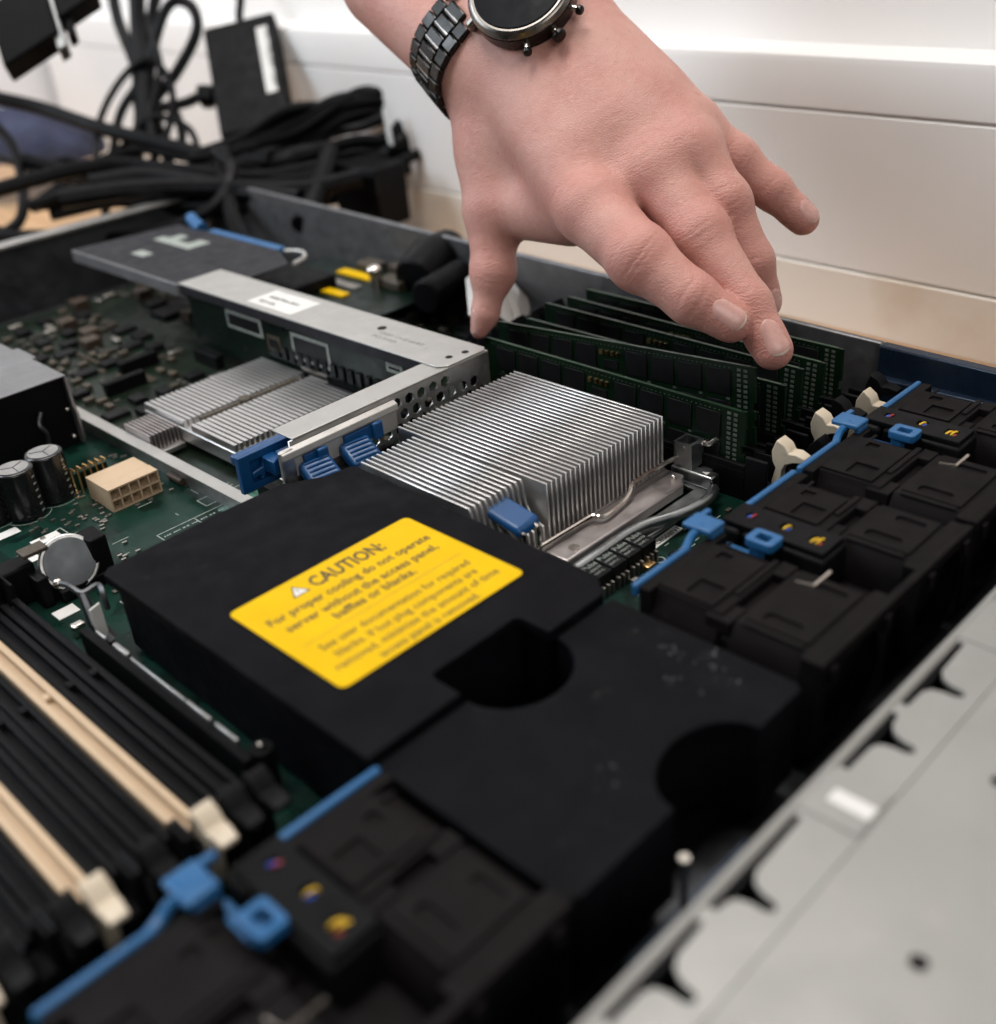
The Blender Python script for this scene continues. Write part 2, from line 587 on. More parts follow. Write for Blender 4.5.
# ================================================================== MOTHERBOARD
bd = thing('motherboard', 'large green circuit board covering the floor of the server case', 'circuit board', (0, 20, 0))
MB().prism([(-26, .4), (24.7, .4), (24.7, 20.6), (-1.2, 20.6), (-1.2, 62), (-26, 62)], 0.0, 0.2).build('board', m_pcb, bd)
MB().box(-1.195, 24.7, 20.605, 62, 0.0, 0.2).build('board_rear_shaded', m_rear_shaded, bd)  # rear part of the same board, its shade put in by darker colour
BZ = 0.2


def label_plate(name, x0, x1, y0, y1, mat, parent, z=BZ, t=0.02):
    return MB().box(x0, x1, y0, y1, z + 0.004, z + t).build(name, mat, parent, smooth=0)


# ---- memory sockets: far bank (towards the wall) and near bank
def socket(x, y0, y1, body, latch_open, high=True):
    mb = MB()
    dz = 0 if high else -.12
    mb.box(x - 0.42, x + 0.42, y0, y1, BZ, 1.75 + dz)
    mb.box(x - 0.42, x - 0.14, y0, y1, 1.75 + dz, 2.05 + dz)
    mb.box(x + 0.14, x + 0.42, y0, y1, 1.75 + dz, 2.05 + dz)
    mb.box(x - 0.139, x + 0.139, y0 + 9.6, y0 + 10.0, 1.75, 2.0)
    s = mb.build('memory_slot', body, bd, bevel=0.05)
    for ya, yb in ((y0 - 1.2, y0 - 0.01), (y1 + 0.01, y1 + 1.2)):
        mb = MB()
        mb.prism([(x - .44, BZ), (x + .44, BZ), (x + .44, 2.55), (x + .28, 2.6), (x + .25, 1.2), (x - .25, 1.2), (x - .28, 2.6), (x - .44, 2.55)], ya, yb, 'y')
        mb.build('slot_tower', m_black, s, bevel=0.05)
    return s


def latch(sock, x, y, sgn, mat, ang):
    """ejector lever: stem in the tower, thumb rest with a hooked tip leaning out; sgn -1 = at the near (front) end"""
    prof = [(0.0, 0), (0.42, 0), (0.5, 1.0), (0.42, 1.7), (0.62, 2.15), (1.05, 2.45), (1.62, 2.62), (1.66, 2.85), (1.1, 2.95), (0.72, 2.85), (0.42, 3.15), (-0.12, 3.3),
            (-0.30, 2.6), (-0.2, 2.1), (0.02, 1.7), (-.06, 1.0)]
    ca, sa = math.cos(ang), math.sin(ang)
    pts = [(y + sgn * (p[0] * .85 * ca + p[1] * .95 * sa), 0.75 + p[1] * .95 * ca - p[0] * .85 * sa) for p in prof]
    n = len(pts)
    hw = [.2, .2, .2, .2, .3, .34, .3, .3, .34, .36, .36, .36, .34, .3, .2, .2]
    vs = [(x - w_, p[0], p[1]) for p, w_ in zip(pts, hw)] + [(x + w_, p[0], p[1]) for p, w_ in zip(pts, hw)]
    mb = MB()
    mb.add(vs, [tuple(range(n))[::-1], tuple(range(n, 2 * n))] + [(i, (i + 1) % n, n + (i + 1) % n, n + i) for i in range(n)])
    return mb.build('latch', mat, sock, bevel=0.05)


FAR = [15.0, 16.75, 18.5, 20.25, 22.0, 23.75]
for i, x in enumerate(FAR):
    s = socket(x, 2.75, 20.4, m_black, False)
    white = i % 2 == 0
    latch(s, x, 1.5, -1, m_white_latch if white else m_black, (0.14, .5, .1, .1, .28, .1)[i])
    latch(s, x, 21.65, 1, m_black, 0.3)
NEAR = [(-13.3, 0), (-14.25, 0), (-15.2, 1), (-16.1, 0), (-17.0, 0), (-17.9, 0), (-18.75, 1), (-19.65, 0), (-20.55, 0), (-21.45, 0), (-22.3, 1), (-23.2, 0)]
for i, (x, cream) in enumerate(NEAR):
    s = socket(x, 3.5, 20.9, m_cream if cream else m_black, False, cream)
    if i not in (3, 5, 8):
        latch(s, x, 2.2, -1, m_white_latch if cream else m_black, 0.1)
    latch(s, x, 22.15, 1, m_black, 0.1)
# white key outline and a bar of the far bank's plastic frame, steel edging of the near bank
MB().tube([(13.9, 1.3, 0.24), (13.9, 0.75, 0.24), (23.0, 0.75, 0.24)], 0.06, 6).build('silkscreen_line', m_white, bd)
for y0, y1, r in ((14.9, 15.7, .10), (13.2, 14.3, .2), (9.0, 12.9, .10), (7.3, 8.9, .13), (5.6, 7.0, .13)):
    MB().box(-11.95, -11.95 + r, y0, y1, 0.2, 2.0).build('edge_clip', m_steel, bd, bevel=0.03)
MB().box(-12.3, -11.96, 4.6, 16.5, 0.2, 1.85).build('socket_frame', m_black, bd)
c = (-11.70,4.40,2.00)
MB().cyl((c[0], c[1], 0.2), (c[0], c[1], 2.2), 0.42, n=14).build('post', m_black, bd)
MB().sphere((c[0], c[1], 2.3), 0.13, 6).build('rivet', m_solder, bd)

# ---- power connector, 5 x 2 pockets open to the front
px0, px1, py0, py1, pz0, pz1 = -5.27, -2.42, 27.4, 29.9, 0.21, 1.5
pw = (px1 - px0) / 5
pc = MB().box(px0, px1, py0 + 0.9, py1, pz0, pz1).build('power_connector', m_cream, bd, bevel=0.04)
mb = MB()
for r in range(3):
    z = pz0 + (pz1 - pz0 - 0.09) * r / 2
    mb.box(px0, px1, py0, py0 + 0.899, z, z + 0.09)
for k in range(6):
    x = px0 + (px1 - px0 - 0.09) * k / 5
    for r in range(2):
        z = pz0 + (pz1 - pz0 - 0.09) * r / 2
        mb.box(x, x + 0.09, py0 + 0.004, py0 + 0.899, z + 0.091, z + (pz1 - pz0 - 0.09) / 2 - 0.001)
mb.build('pocket_wall', m_cream, pc)
for k in range(5):
    for r in range(2):
        MB().box(px0 + 0.09 + (k + .38) * (px1 - px0 - .09) / 5, px0 + 0.09 + (k + .55) * (px1 - px0 - .09) / 5, py0 + 0.35, py0 + 0.9, pz0 + .3 + r * .6, pz0 + .42 + r * .6).build('pin', m_gold, pc)

# ---- electrolytic capacitors
def capacitor(x, y, r, h):
    c = MB().cyl((x, y, BZ), (x, y, BZ + h), r, n=28).build('capacitor', m_gloss_black, bd, bevel=0.09)
    MB().cyl((x, y, BZ + h + 0.002), (x, y, BZ + h + 0.03), r * 0.8, n=24).build('can_top', m_steel, c)
    mb = MB()
    for a in (0.5, 2.6, 4.7):
        mb.obox((x + 0.35 * r * math.cos(a), y + 0.35 * r * math.sin(a), BZ + h + 0.035), (0.35 * r * math.cos(a), 0.35 * r * math.sin(a), 0), (-0.03 * math.sin(a), 0.03 * math.cos(a), 0), (0, 0, 0.008))
    mb.build('vent_score', m_inner, c)
    mb = MB()
    for k in range(7):
        a0, a1 = 3.55, 4.1
        mb.box(x - r * .98, x - r * .97 + .0, y - .05, y + .05, BZ + .2 + k * h / 8, BZ + .3 + k * h / 8) if False else None
    st = circ(x, y, r * 1.006, 6, 5.2, 5.45)
    for k in range(6):
        z = BZ + 0.25 + k * h / 7
        mb.prism(st + [(p[0] * .999 + x * .001, p[1] * .999 + y * .001) for p in st[::-1]], z, z + 0.1)
    mb.build('stripe_mark', m_silk, c, smooth=0)
    mb = MB()
    ring = circ(x, y, r * 1.18, 30, 3.4, 6.0)
    ring2 = circ(x, y, r * 1.22, 30, 3.4, 6.0)
    mb.prism(ring + ring2[::-1], BZ + .004, BZ + .014)
    mb.build('silkscreen_ring', m_silk, c, smooth=0)


for (x, y, z) in ((-6.34,31.66,0.20), (-8.19,31.16,0.20), (-9.63,32.06,0.20)):
    capacitor(x, y, 0.98, 2.7)
# pin header: bent gold contacts in a row
hx, hy, hz = (-5.44,31.16,0.20)
for k in range(6):
    x = hx + 0.35 * k
    MB().tube([(x, hy, BZ), (x, hy, 1.55), (x, hy - 0.12, 1.68), (x, hy - 0.55, 1.7)], 0.065, 6).build('header_pin', m_gold, bd)
MB().box(hx - .3, hx + 2.05, hy + .12, hy + .5, BZ, 1.2).build('header_body', m_pcb, bd)
x, y, z = (-1.39,27.57,0.30)
MB().tube([(x, y - .5, .4), (x, y + .8, .4)], 0.2, 10).build('diode', m_brownchip, bd)

# ---- printed marks on the board in front of the power connector
sm = []
o0 = (-6.67,24.45,0.20)
for r in range(6):
    for k in range(7):
        if random.random() < .9:
            sm.append((-4.9 + k * .52, 20.9 + r * .42, .34 + .1 * random.random(), .11))
mb = MB()
for (x, y, ww, hh) in sm:
    nseg = random.randint(2, 4)
    for q in range(nseg):
        mb.box(x + q * ww / nseg, x + (q + .62) * ww / nseg, y, y + hh, BZ + .003, BZ + .012)
for y in (20.7, 23.45):
    mb.box(-5.1, -1.1, y, y + .05, BZ + .003, BZ + .012)
for x in (-5.1, -3.0, -1.1):
    mb.box(x, x + .05, 20.75, 23.45, BZ + .003, BZ + .012)
for x, y, l in ((-1.9, 24.0, 2.2), (-1.9, 24.9, 2.2)):
    mb.box(x, x + l, y, y + .05, BZ + .003, BZ + .012)
mb.box(-1.9, -1.85, 24.05, 24.9, BZ + .003, BZ + .012)
for (p, q) in (((-11.48,27.08,0.20), (-7.81,28.32,0.20)), ((-7.81,28.32,0.20), (-7.78,27.49,0.20)), ((-11.26,24.71,0.20), (-10.60,24.67,0.20))):
    p, q = V(p), V(q)
    d = (q - p); n = V(-d.y, d.x, 0).normalized() * .03
    mb.obox((p + q) / 2 + V(0, 0, .008), d / 2, n, (0, 0, .004))
for k in range(26):
    x, y = random.uniform(-9.5, 0.5), random.uniform(19, 27)
    l = random.uniform(.25, .9)
    if k % 2:
        mb.box(x, x + l, y, y + .05, BZ + .003, BZ + .01)
    else:
        mb.box(x, x + .05, y, y + l, BZ + .003, BZ + .01)
o = mb.build('silkscreen_print', m_silk, bd, smooth=0)
o['kind'] = 'stuff'
for q in ((-10.45,26.60,0.20), (-9.94,30.02,0.20), (-8.78,27.86,0.20)):
    label_plate('paper_sticker', q[0] - .7, q[0] + .7, q[1] - .35, q[1] + .35, m_white, bd)
# teal see-through patches: bare areas of lacquer
m_teal = M('teal_lacquer', (0.05, 0.14, 0.11), 0.3, var=0.2)
for (x0, x1, y0, y1) in ((-1.7, 0.9, 19.8, 23.3),):
    label_plate('lacquer_patch', x0, x1, y0, y1, m_teal, bd, t=.01)

# ---- pulse transformers beside the heat sink bracket, and the white serial strip
tx, ty = 5.55, 3.55
for k in range(4):
    x = tx + k * 1.0 - 1.0
    t = MB().box(x - .45, x + .45, ty - .65, ty + .55, BZ + .06, 1.25).build('transformer', m_chip, bd, bevel=0.04)
    me = join([text_mesh('Pulse', .36, (x - .33, ty - .02, 1.262), (0, 1, 0), (-1, 0, 0), .004, width=None) if False else text_mesh('Pulse', .34, (x - .12, ty - .55, 1.262), (0, 1, 0), (-1, 0, 0), .003),
               text_mesh('H5007', .17, (x + .12, ty - .5, 1.262), (0, 1, 0), (-1, 0, 0), .003), text_mesh('0547', .17, (x + .32, ty - .5, 1.262), (0, 1, 0), (-1, 0, 0), .003)]) if False else \
        join([text_mesh('Pulse', .40, (x - .40, ty + .12, 1.262), (1, 0, 0), (0, 1, 0), .003, width=.78),
              text_mesh('H50070', .2, (x - .38, ty - .16, 1.262), (1, 0, 0), (0, 1, 0), .003, width=.7),
              text_mesh('0547-C', .2, (x - .38, ty - .44, 1.262), (1, 0, 0), (0, 1, 0), .003, width=.6)])
    link('lettering', me, m_silk, t, smooth=0)
    for dx in (-.3, 0, .3):
        MB().box(x + dx - .06, x + dx + .06, ty - .85, ty - .651, BZ, .75).build('lead', m_solder, t)
sx0, sx1, sy = 8.55, 10.9, 3.75
p, q = V((8.02,3.65,0.22)), V((10.79,3.71,0.22))
st = MB().obox(((p + q) / 2)[:], (q - p) / 2, V(-(q - p).y, (q - p).x, 0).normalized() * .24, (0, 0, .012)).build('serial_strip', m_white, bd, smooth=0)
d = (q - p).normalized()
link('lettering', text_mesh('PA0C8508N1', .36, p + d * .12 + V(d.y, -d.x, 0) * .14 + V(0, 0, .016), d, (-d.y, d.x, 0), .003, width=(q - p).length * .9), m_chip, st, smooth=0)
mb = MB()
for k in range(22):
    a = p + d * (.1 + k * .1) + V(-d.y, d.x, 0) * .62
    mb.obox((a.x, a.y, .21), d * random.uniform(.015, .035), V(-d.y, d.x, 0) * .25, (0, 0, .004))
mb.build('barcode', m_silk, bd, smooth=0)
# smd parts and print between bracket and fans
for k in range(46):
    x, y = random.uniform(4.5, 13.4), random.uniform(1.0, 3.7)
    if y > 2.6 and x < 9:
        continue
    if random.random() < .5:
        MB().box(x, x + .34, y, y + .2, BZ, BZ + .12).build('resistor', random.choice([m_chip, m_tan, m_solder]), bd, smooth=0)
    else:
        MB().box(x, x + .3, y, y + .05, BZ + .003, BZ + .01).build('silkscreen_mark', m_silk, bd, smooth=0)
x, y, z = (7.18,2.67,0.20)
MB().box(x - .3, x + .3, y - .2, y + .2, BZ, .5).build('chip_inductor', m_gold, bd, bevel=.05)
link('silkscreen_ring', join([plate(circ(0, 0, .26, 20), [circ(0, 0, .19, 20)], .01, ((8.05,2.73,0.20)[0], (8.05,2.73,0.20)[1], .21))]), m_silk, bd, smooth=0)

# ---- rear half of the board: chips, caps and connectors, out of focus behind the divider strip
def clear(x, y):
    if -0.2 < x < 10.6 and 24.2 < y < 36: return False
    if x < 0.2 and y < 46: return False
    if x > 9.2 and y < 60 and x < 12.9: return False
    return y > 20.6
shared = {}


def smd(kind, x, y, rot):
    spec = {'chip': (1.5, 1.1, .3, m_chip), 'large_chip': (2.6, 2.2, .35, m_chip), 'coil': (1.2, 1.2, .75, m_brownchip), 'ceramic': (.7, .45, .35, m_tan),
            'connector': (2.8, .6, .9, m_black), 'crystal': (1.0, .45, .35, m_solder), 'regulator': (1.1, .9, .4, m_chip), 'white_header': (2.2, .5, .8, m_cream)}[kind]
    if kind not in shared:
        o = MB().box(-spec[0] / 2, spec[0] / 2, -spec[1] / 2, spec[1] / 2, 0, spec[2]).build(kind, spec[3], None, bevel=.06)
        shared[kind] = o
    else:
        o = shared[kind].copy(); COL.objects.link(o)
    o.parent = bd
    o.location = (V(x, y, BZ) - base_of(bd)) * U
    o.rotation_euler.z = rot
    return o


kinds = ['chip'] * 5 + ['large_chip'] * 2 + ['coil'] * 3 + ['ceramic'] * 5 + ['connector'] * 2 + ['crystal'] * 4 + ['regulator'] * 4
placed = []
tries = 0
while len(placed) < 210 and tries < 9000:
    tries += 1
    x, y = random.uniform(0, 25), random.uniform(21, 61)
    if not clear(x, y):
        continue
    k = random.choice(kinds)
    rad = {'chip': .95, 'large_chip': 1.7, 'coil': .8, 'ceramic': .45, 'connector': 1.5, 'crystal': .55, 'regulator': .75, 'white_header': 1.2}[k]
    if any((x - a) ** 2 + (y - b_) ** 2 < (rad + r_) ** 2 for a, b_, r_ in placed):
        continue
    placed.append((x, y, rad))
    smd(k, x, y, random.choice([0, math.pi / 2]))
mb = MB(); mb2 = MB()
for k in range(190):                     # small parts sit in short straight rows
    x, y = random.uniform(-1, 25), random.uniform(21, 61)
    a, b_ = random.choice([(.12, .2), (.2, .12), (.3, .18)])
    dx, dy = random.choice([(a * 3.2, 0), (0, b_ * 3.2)])
    hz_ = random.choice([.1, .16, .25])
    for q in range(random.randint(2, 7)):
        xx, yy = x + dx * q, y + dy * q
        if not clear(xx, yy) or xx > 24.2 or yy > 61:
            continue
        if any(abs(xx - p_) < r_ * .8 + .2 and abs(yy - o_) < r_ * .8 + .2 for p_, o_, r_ in placed):
            continue
        (mb if k % 2 else mb2).box(xx - a, xx + a, yy - b_, yy + b_, BZ + .002, BZ + hz_)
for m_, mm in ((mb, m_smd), (mb2, m_tan)):
    o = m_.build('small_components', mm, bd, smooth=0); o['kind'] = 'stuff'
mb = MB()
for k in range(260):
    x, y = random.uniform(-9, -1.6), random.uniform(17.5, 34)
    if y < 27 and x > -6: continue
    mb.box(x - .12, x + .12, y - .07, y + .07, BZ + .002, BZ + .1)
o = mb.build('small_components', m_solder, bd, smooth=0); o['kind'] = 'stuff'
# dark plastic clips at the left margin, by the near memory bank
p = (-12.08,23.43,1.60)
MB().box(p[0] - .9, p[0] + .9, p[1] - .6, p[1] + .6, BZ, 2.1).build('side_clip', m_black, bd, bevel=.15)

# ---- coin cell and its holder
bx, by, bz = (-9.92,22.23,1.65)
hold = MB()
hold.box(bx - 1.55, bx + 1.5, by - .1, by + .75, BZ, 1.2)
hold.box(bx - 1.75, bx - 1.2, by - .45, by + .75, BZ, 1.7)
hold.box(bx + .9, bx + 1.75, by - .6, by + .75, BZ, 2.5)
hold.box(bx - 1.0, bx + 1.2, by - .75, by - .35, BZ, 0.8)
hold.build('battery_holder', m_black, bd, bevel=.08)
ax = V(-0.18, -0.85, 0.42).normalized()
c = V(bx, by, bz)
bt = thing('coin_battery', 'silver coin cell standing in its black holder beside the black cooling duct', 'battery', (bx, by, bz - 1.2))
MB().cyl(c - ax * .2, c + ax * .2, 1.3, n=40).build('cell_can', m_steel, bt, bevel=.07)
MB().cyl(c + ax * .205, c + ax * .26, 1.13, n=40).build('cell_cap', m_inner, bt, bevel=.03)
mb = MB()
MB().box(bx - 1.75, bx - .6, by + .2, by + 1.0, 2.55, 2.75).build('holder_lip', m_tan, bd, bevel=.04)
# clip of the hidden second processor bracket, left of the duct
cl = thing('steel_bracket', 'bent dark steel bracket with a white tab between battery and black duct', 'bracket', (-10.78,19.39,0.20))
p0, p1, p2, p3 = V((-11.58,19.33,2.60)), V((-11.17,18.09,2.40)), V((-10.49,17.93,2.50)), V((-10.61,17.36,2.20))
MB().tube(smooth_path([p0, (p0 + p1) / 2 + V(0, 0, .1), p1, p2, p3, p3 - V(0, 0, .6)], 5), .13, 8).build('loop', m_inner, cl)
MB().sphere(p0, .2, 8).build('loop_end', m_bright, cl)
MB().tube([p1, p1 - V(.1, .6, 1.2), p1 - V(-.2, 1.2, 2.0)], [.22, .3, .34], 8).build('leg', m_inner, cl)
q = V((-11.30,16.82,1.40))
MB().obox(q, (.28, .1, 0), (0, .05, 0), (0, 0, .95)).build('tab', m_white, cl, bevel=.03)
q = V((-11.18,20.83,0.22))
MB().box(q.x - .5, q.x + .5, q.y - .4, q.y + .4, .21, .24).build('sticker', m_white, bd, smooth=0)
q = V((-11.57,18.70,0.60))
MB().box(q.x - .3, q.x + .3, q.y - .2, q.y + .2, .2, .8).build('brass_clip', m_bright, bd, bevel=.08)

# ================================================================== CPU HEAT SINK
hs = thing('cpu_heatsink', 'large silver finned aluminium heat sink in the middle, right of the yellow caution label', 'heat sink', (7.4, 11, 0.9))
ZT = 4.2
BSE = 1.36
profA = [(14.75, ZT), (7.62, ZT)] + [(7.62 - .12, ZT - .25), (7.45, 3.5), (7.38, 3.1), (7.2, 2.75), (6.95, 2.5), (6.6, 2.32), (6.42, 2.26), (6.40, BSE), (14.75, BSE)]
profB = [(16.15, ZT), (6.4, ZT), (6.4, BSE), (16.15, BSE)]
PITCH = 0.3125
nA, nB = 11, 27
src = None
for k in range(nA):
    x = 1.45 + k * PITCH
    if src is None:
        src = MB().prism(profA, x, x + .125, 'x').build('fin', m_alu, hs, bevel=.025, seg=1)
    else:
        inst(src, hs, (k * PITCH, 0, 0))
src = None
for k in range(nB):
    x = 1.45 + (k + nA) * PITCH + .06
    if src is None:
        src = MB().prism(profB, x, x + .125, 'x').build('fin', m_alu, hs, bevel=.025, seg=1)
    else:
        inst(src, hs, (k * PITCH, 0, 0))
MB().box(1.4, 13.4, 6.38, 16.15, .95, BSE - .002).build('base_plate', m_base, hs, bevel=.05)
MB().prism([(4.2, 4.75), (12.55, 4.75), (12.95, 5.15), (13.35, 5.3), (13.35, 6.379), (4.2, 6.379)], .8, 1.33).build('front_flange', m_base, hs, bevel=.07)
for y0 in (5.35,):
    MB().cyl((5.2, 5.2, 1.332), (5.2, 5.2, 1.36), .26, n=16).build('flange_stud', m_bright, hs)
MB().sphere((12.75, 5.5, 1.4), .16, 8).build('flange_rivet', m_bright, hs)
# retention wire with its dog-leg
wz = 1.62
path = [(4.0, 6.1, wz), (6.2, 6.05, wz), (7.3, 6.0, wz), (7.5, 5.7, wz + .02), (7.75, 5.55, wz), (8.1, 5.55, wz), (9.2, 5.7, wz), (9.9, 5.85, wz + .15), (10.3, 6.05, wz + .3), (11.2, 6.12, wz + .3), (13.6, 6.0, wz + .3), (14.2, 5.3, wz + .35)]
MB().tube(smooth_path(path, 5), .12, 8).build('clip_wire', m_bright, hs)
# blue grip over the wire end and its two prongs
c = V((3.16,6.76,3.30))
g = MB().obox(c, (0.72, .06, .02), (.08, -.92, -.24), (0, .06, .24)).build('blue_grip', m_blue2, hs, bevel=.18, seg=3)
for k in (-1, 1):
    e = c + V(.42 * k, -.95, -.27)
    MB().tube([e + V(0, .3, .1), e + V(0, -.05, -.05), e + V(0, -.12, -.35), e + V(.1, .0, -1.0)], .11, 8).build('prong', m_bright, hs)

# ---- bracket and lever of the processor socket, in front of the heat sink
br = thing('socket_bracket', 'grey metal socket bracket with rounded locking lever and wire hook beside the heat sink', 'bracket', (10, 4.5, .2))
MB().prism([(3.8, 3.95), (11.2, 3.7), (14.0, 3.8), (14.3, 5.0), (14.3, 6.6), (13.5, 6.65), (13.36, 4.72), (4.0, 4.72)], .5, .75).build('plate', m_lever, br, bevel=.06)
MB().tube(smooth_path([(2.9, 4.25, 1.1), (5.0, 4.25, 1.1), (7.6, 4.3, 1.1), (9.0, 4.1, 1.1), (10.4, 3.55, 1.1), (11.6, 3.3, 1.1), (12.6, 3.35, 1.05), (13.6, 3.75, .95)], 6), [.27] * 43, 12).build('lever', m_lever, br)
MB().box(13.6, 14.3, 3.9, 6.3, .75, 1.45).build('block', m_lever, br, bevel=.1)
mb = MB()
tw = [(13.7, 5.15), (14.75, 5.15), (14.75, 6.2), (13.7, 6.2)]
me = plate(tw, [[(13.85, 5.3), (14.6, 5.3), (14.6, 6.05), (13.85, 6.05)]], 1.3, (0, 0, 2.1))
link('tower', me, m_lever, br, bevel=.05)
MB().box(14.0, 14.9, 4.5, 5.14, 1.2, 1.35).build('ear', m_lever, br, bevel=.04)
MB().tube(smooth_path([(13.7, 5.6, 2.5), (14.6, 5.25, 2.55), (14.75, 4.85, 2.55), (15.0, 4.55, 2.85)], 5), .13, 8).build('wire_hook', m_bright, br)
MB().prism([(13.75, 4.3), (14.05, 4.3), (13.9, 4.65)], 1.455, 1.47).build('arrow_mark', m_white, br, smooth=0)

# ================================================================== AIR BAFFLES
bf = thing('air_baffle', 'flat matt black cooling duct carrying the yellow caution label', 'air duct', (-5, 7, .2))
out = [(-10.95, -0.75), (-7.0, -0.75), (-7.0, .55), (-6.8, .75), (-2.95, .75), (-2.8, .55), (-2.8, -0.75), (0.15, -0.75), (0.95, .2), (1.1, 14.6),
       (0.85, 14.85), (-.3, 14.95), (-1.2, 15.5), (-2.1, 16.05), (-5.2, 16.12), (-10.6, 16.0), (-10.95, 15.7)]
link('top_shell', plate(out, [], .5, (0, 0, 3.95), bevel=.06), m_baffle, bf, smooth=35)
inner = [(-10.9, -0.2), (-7.1, -.2), (-7.1, .8), (-2.7, .8), (-2.7, -.2), (0, -.2), (0.85, .3), (1.0, 14.4), (0.6, 14.7), (-.4, 14.8), (-2.3, 15.9), (-10.5, 15.85)]
link('side_skirt', plate(inner, [], 3.3, (0, 0, 2.05)), m_baffle, bf, smooth=35)
lb = link('caution_label', plate(rrect(-9.38, -0.62, 2.4, 9.2, .28), [], .02, (0, 0, 4.235)), m_yellow, bf, smooth=0)
LZ = 4.2475
E1, E2 = (1, -.012, 0), (.012, 1, 0)


def line(s_, x0, x1, y, size, bold=0.004):
    return text_mesh(s_, size, (x0, y, LZ), E1, E2, .002, width=x1 - x0, bold=bold)


me = join([line('CAUTION:', -6.22, -2.72, 8.0, 1.06, .028),
           line('For proper cooling do not operate', -8.85, -1.15, 7.2, .62, .014),
           line('server without the access panel,', -8.6, -1.42, 6.4, .62, .014),
           line('baffles or blanks.', -7.0, -3.15, 5.72, .62, .014)])
link('lettering', me, m_ink, lb, smooth=0)
me = join([line('See user documentation for required', -8.5, -1.45, 4.58, .54, .006),
           line('blanks. If hot plug components are', -8.35, -1.7, 3.92, .54, .006),
           line('removed, minimize the amount of time', -8.85, -1.2, 3.28, .54, .006),
           line('access panel is removed.', -7.4, -2.75, 2.66, .54, .006)])
link('fine_print', me, m_ink, lb, smooth=0)
MB().box(-8.8, -1.2, 5.32, 5.36, LZ - .001, LZ + .004).build('rule', m_inkline, lb, smooth=0)
link('warning_triangle', plate([(-7.22, 8.02), (-6.42, 8.02), (-6.82, 8.78)], [], .006, (0, 0, LZ)), m_ink, lb, smooth=0)
link('triangle_face', plate([(-7.12, 8.08), (-6.52, 8.08), (-6.82, 8.66)], [], .008, (0, 0, LZ + .002)), m_white, lb, smooth=0)
MB().box(-6.845, -6.795, 8.24, 8.46, LZ + .004, LZ + .009).build('triangle_mark', m_ink, lb, smooth=0)

bl = thing('blanking_duct', 'lower black duct with two round finger notches and scuffed top, filling an empty fan bay', 'air duct', (-5, -5, .2))
n1 = [(-6.9 - .0, -.9)] + [(-4.75 + 2.15 * math.cos(a), -.9 + 1.95 * math.sin(a)) for a in [math.pi + i * math.pi / 16 for i in range(17)]]
n2 = [(-4.3 + 2.15 * math.cos(a), -8.8 + 1.65 * math.sin(a)) for a in [i * math.pi / 16 for i in range(17)]]
out = [(-10.8, -0.9)] + n1[1:] + [(0.3, -0.9), (0.42, -1.0), (0.42, -8.5), (.2, -8.8)] + n2 + [(-10.5, -8.8), (-10.8, -8.5)]
link('top_shell', plate(out, [], .4, (0, 0, 3.72), bevel=.06), m_baffle2, bl, smooth=35)
inn = [(-10.7, -1.0)] + [(x, y - .02) for x, y in n1[1:]] + [(0.3, -1.0), (0.3, -8.3), (.1, -8.7)] + [(x, y + .03) for x, y in n2] + [(-10.5, -8.7), (-10.7, -8.3)]
link('body', plate(inn, [], 3.2, (0, 0, 1.9)), m_baffle2, bl, smooth=35)
MB().box(-8, -1, -3.4, -1.0, .3, .5).build('notch_floor', m_black, bl)
# scuffs: thin scraped flakes on the top
rs = random.Random(21)
mb = MB()
for (cx, cy, n_) in ((-.9, -4.6, 9), (-2.0, -5.4, 5), (-.2, -5.6, 10), (-6.8, -6.5, 4), (-.9, -6.4, 6)):
    for k in range(n_):
        x, y = cx + rs.gauss(0, .3), cy + rs.gauss(0, .3)
        a = rs.uniform(0, 3.14); l = rs.uniform(.04, .2); w_ = rs.uniform(.008, .035)
        m_ = rs.randint(4, 6)
        mb.prism([(x + l * math.cos(q * 6.283 / m_) * math.cos(a) * rs.uniform(.5, 1) - w_ * math.sin(q * 6.283 / m_) * math.sin(a), y + l * math.cos(q * 6.283 / m_) * math.sin(a) * rs.uniform(.5, 1) + w_ * math.sin(q * 6.283 / m_) * math.cos(a)) for q in range(m_)], 3.9215, 3.924)
o_ = mb.build('scuff_marks', m_scuff, bl, smooth=0); o_['kind'] = 'stuff'


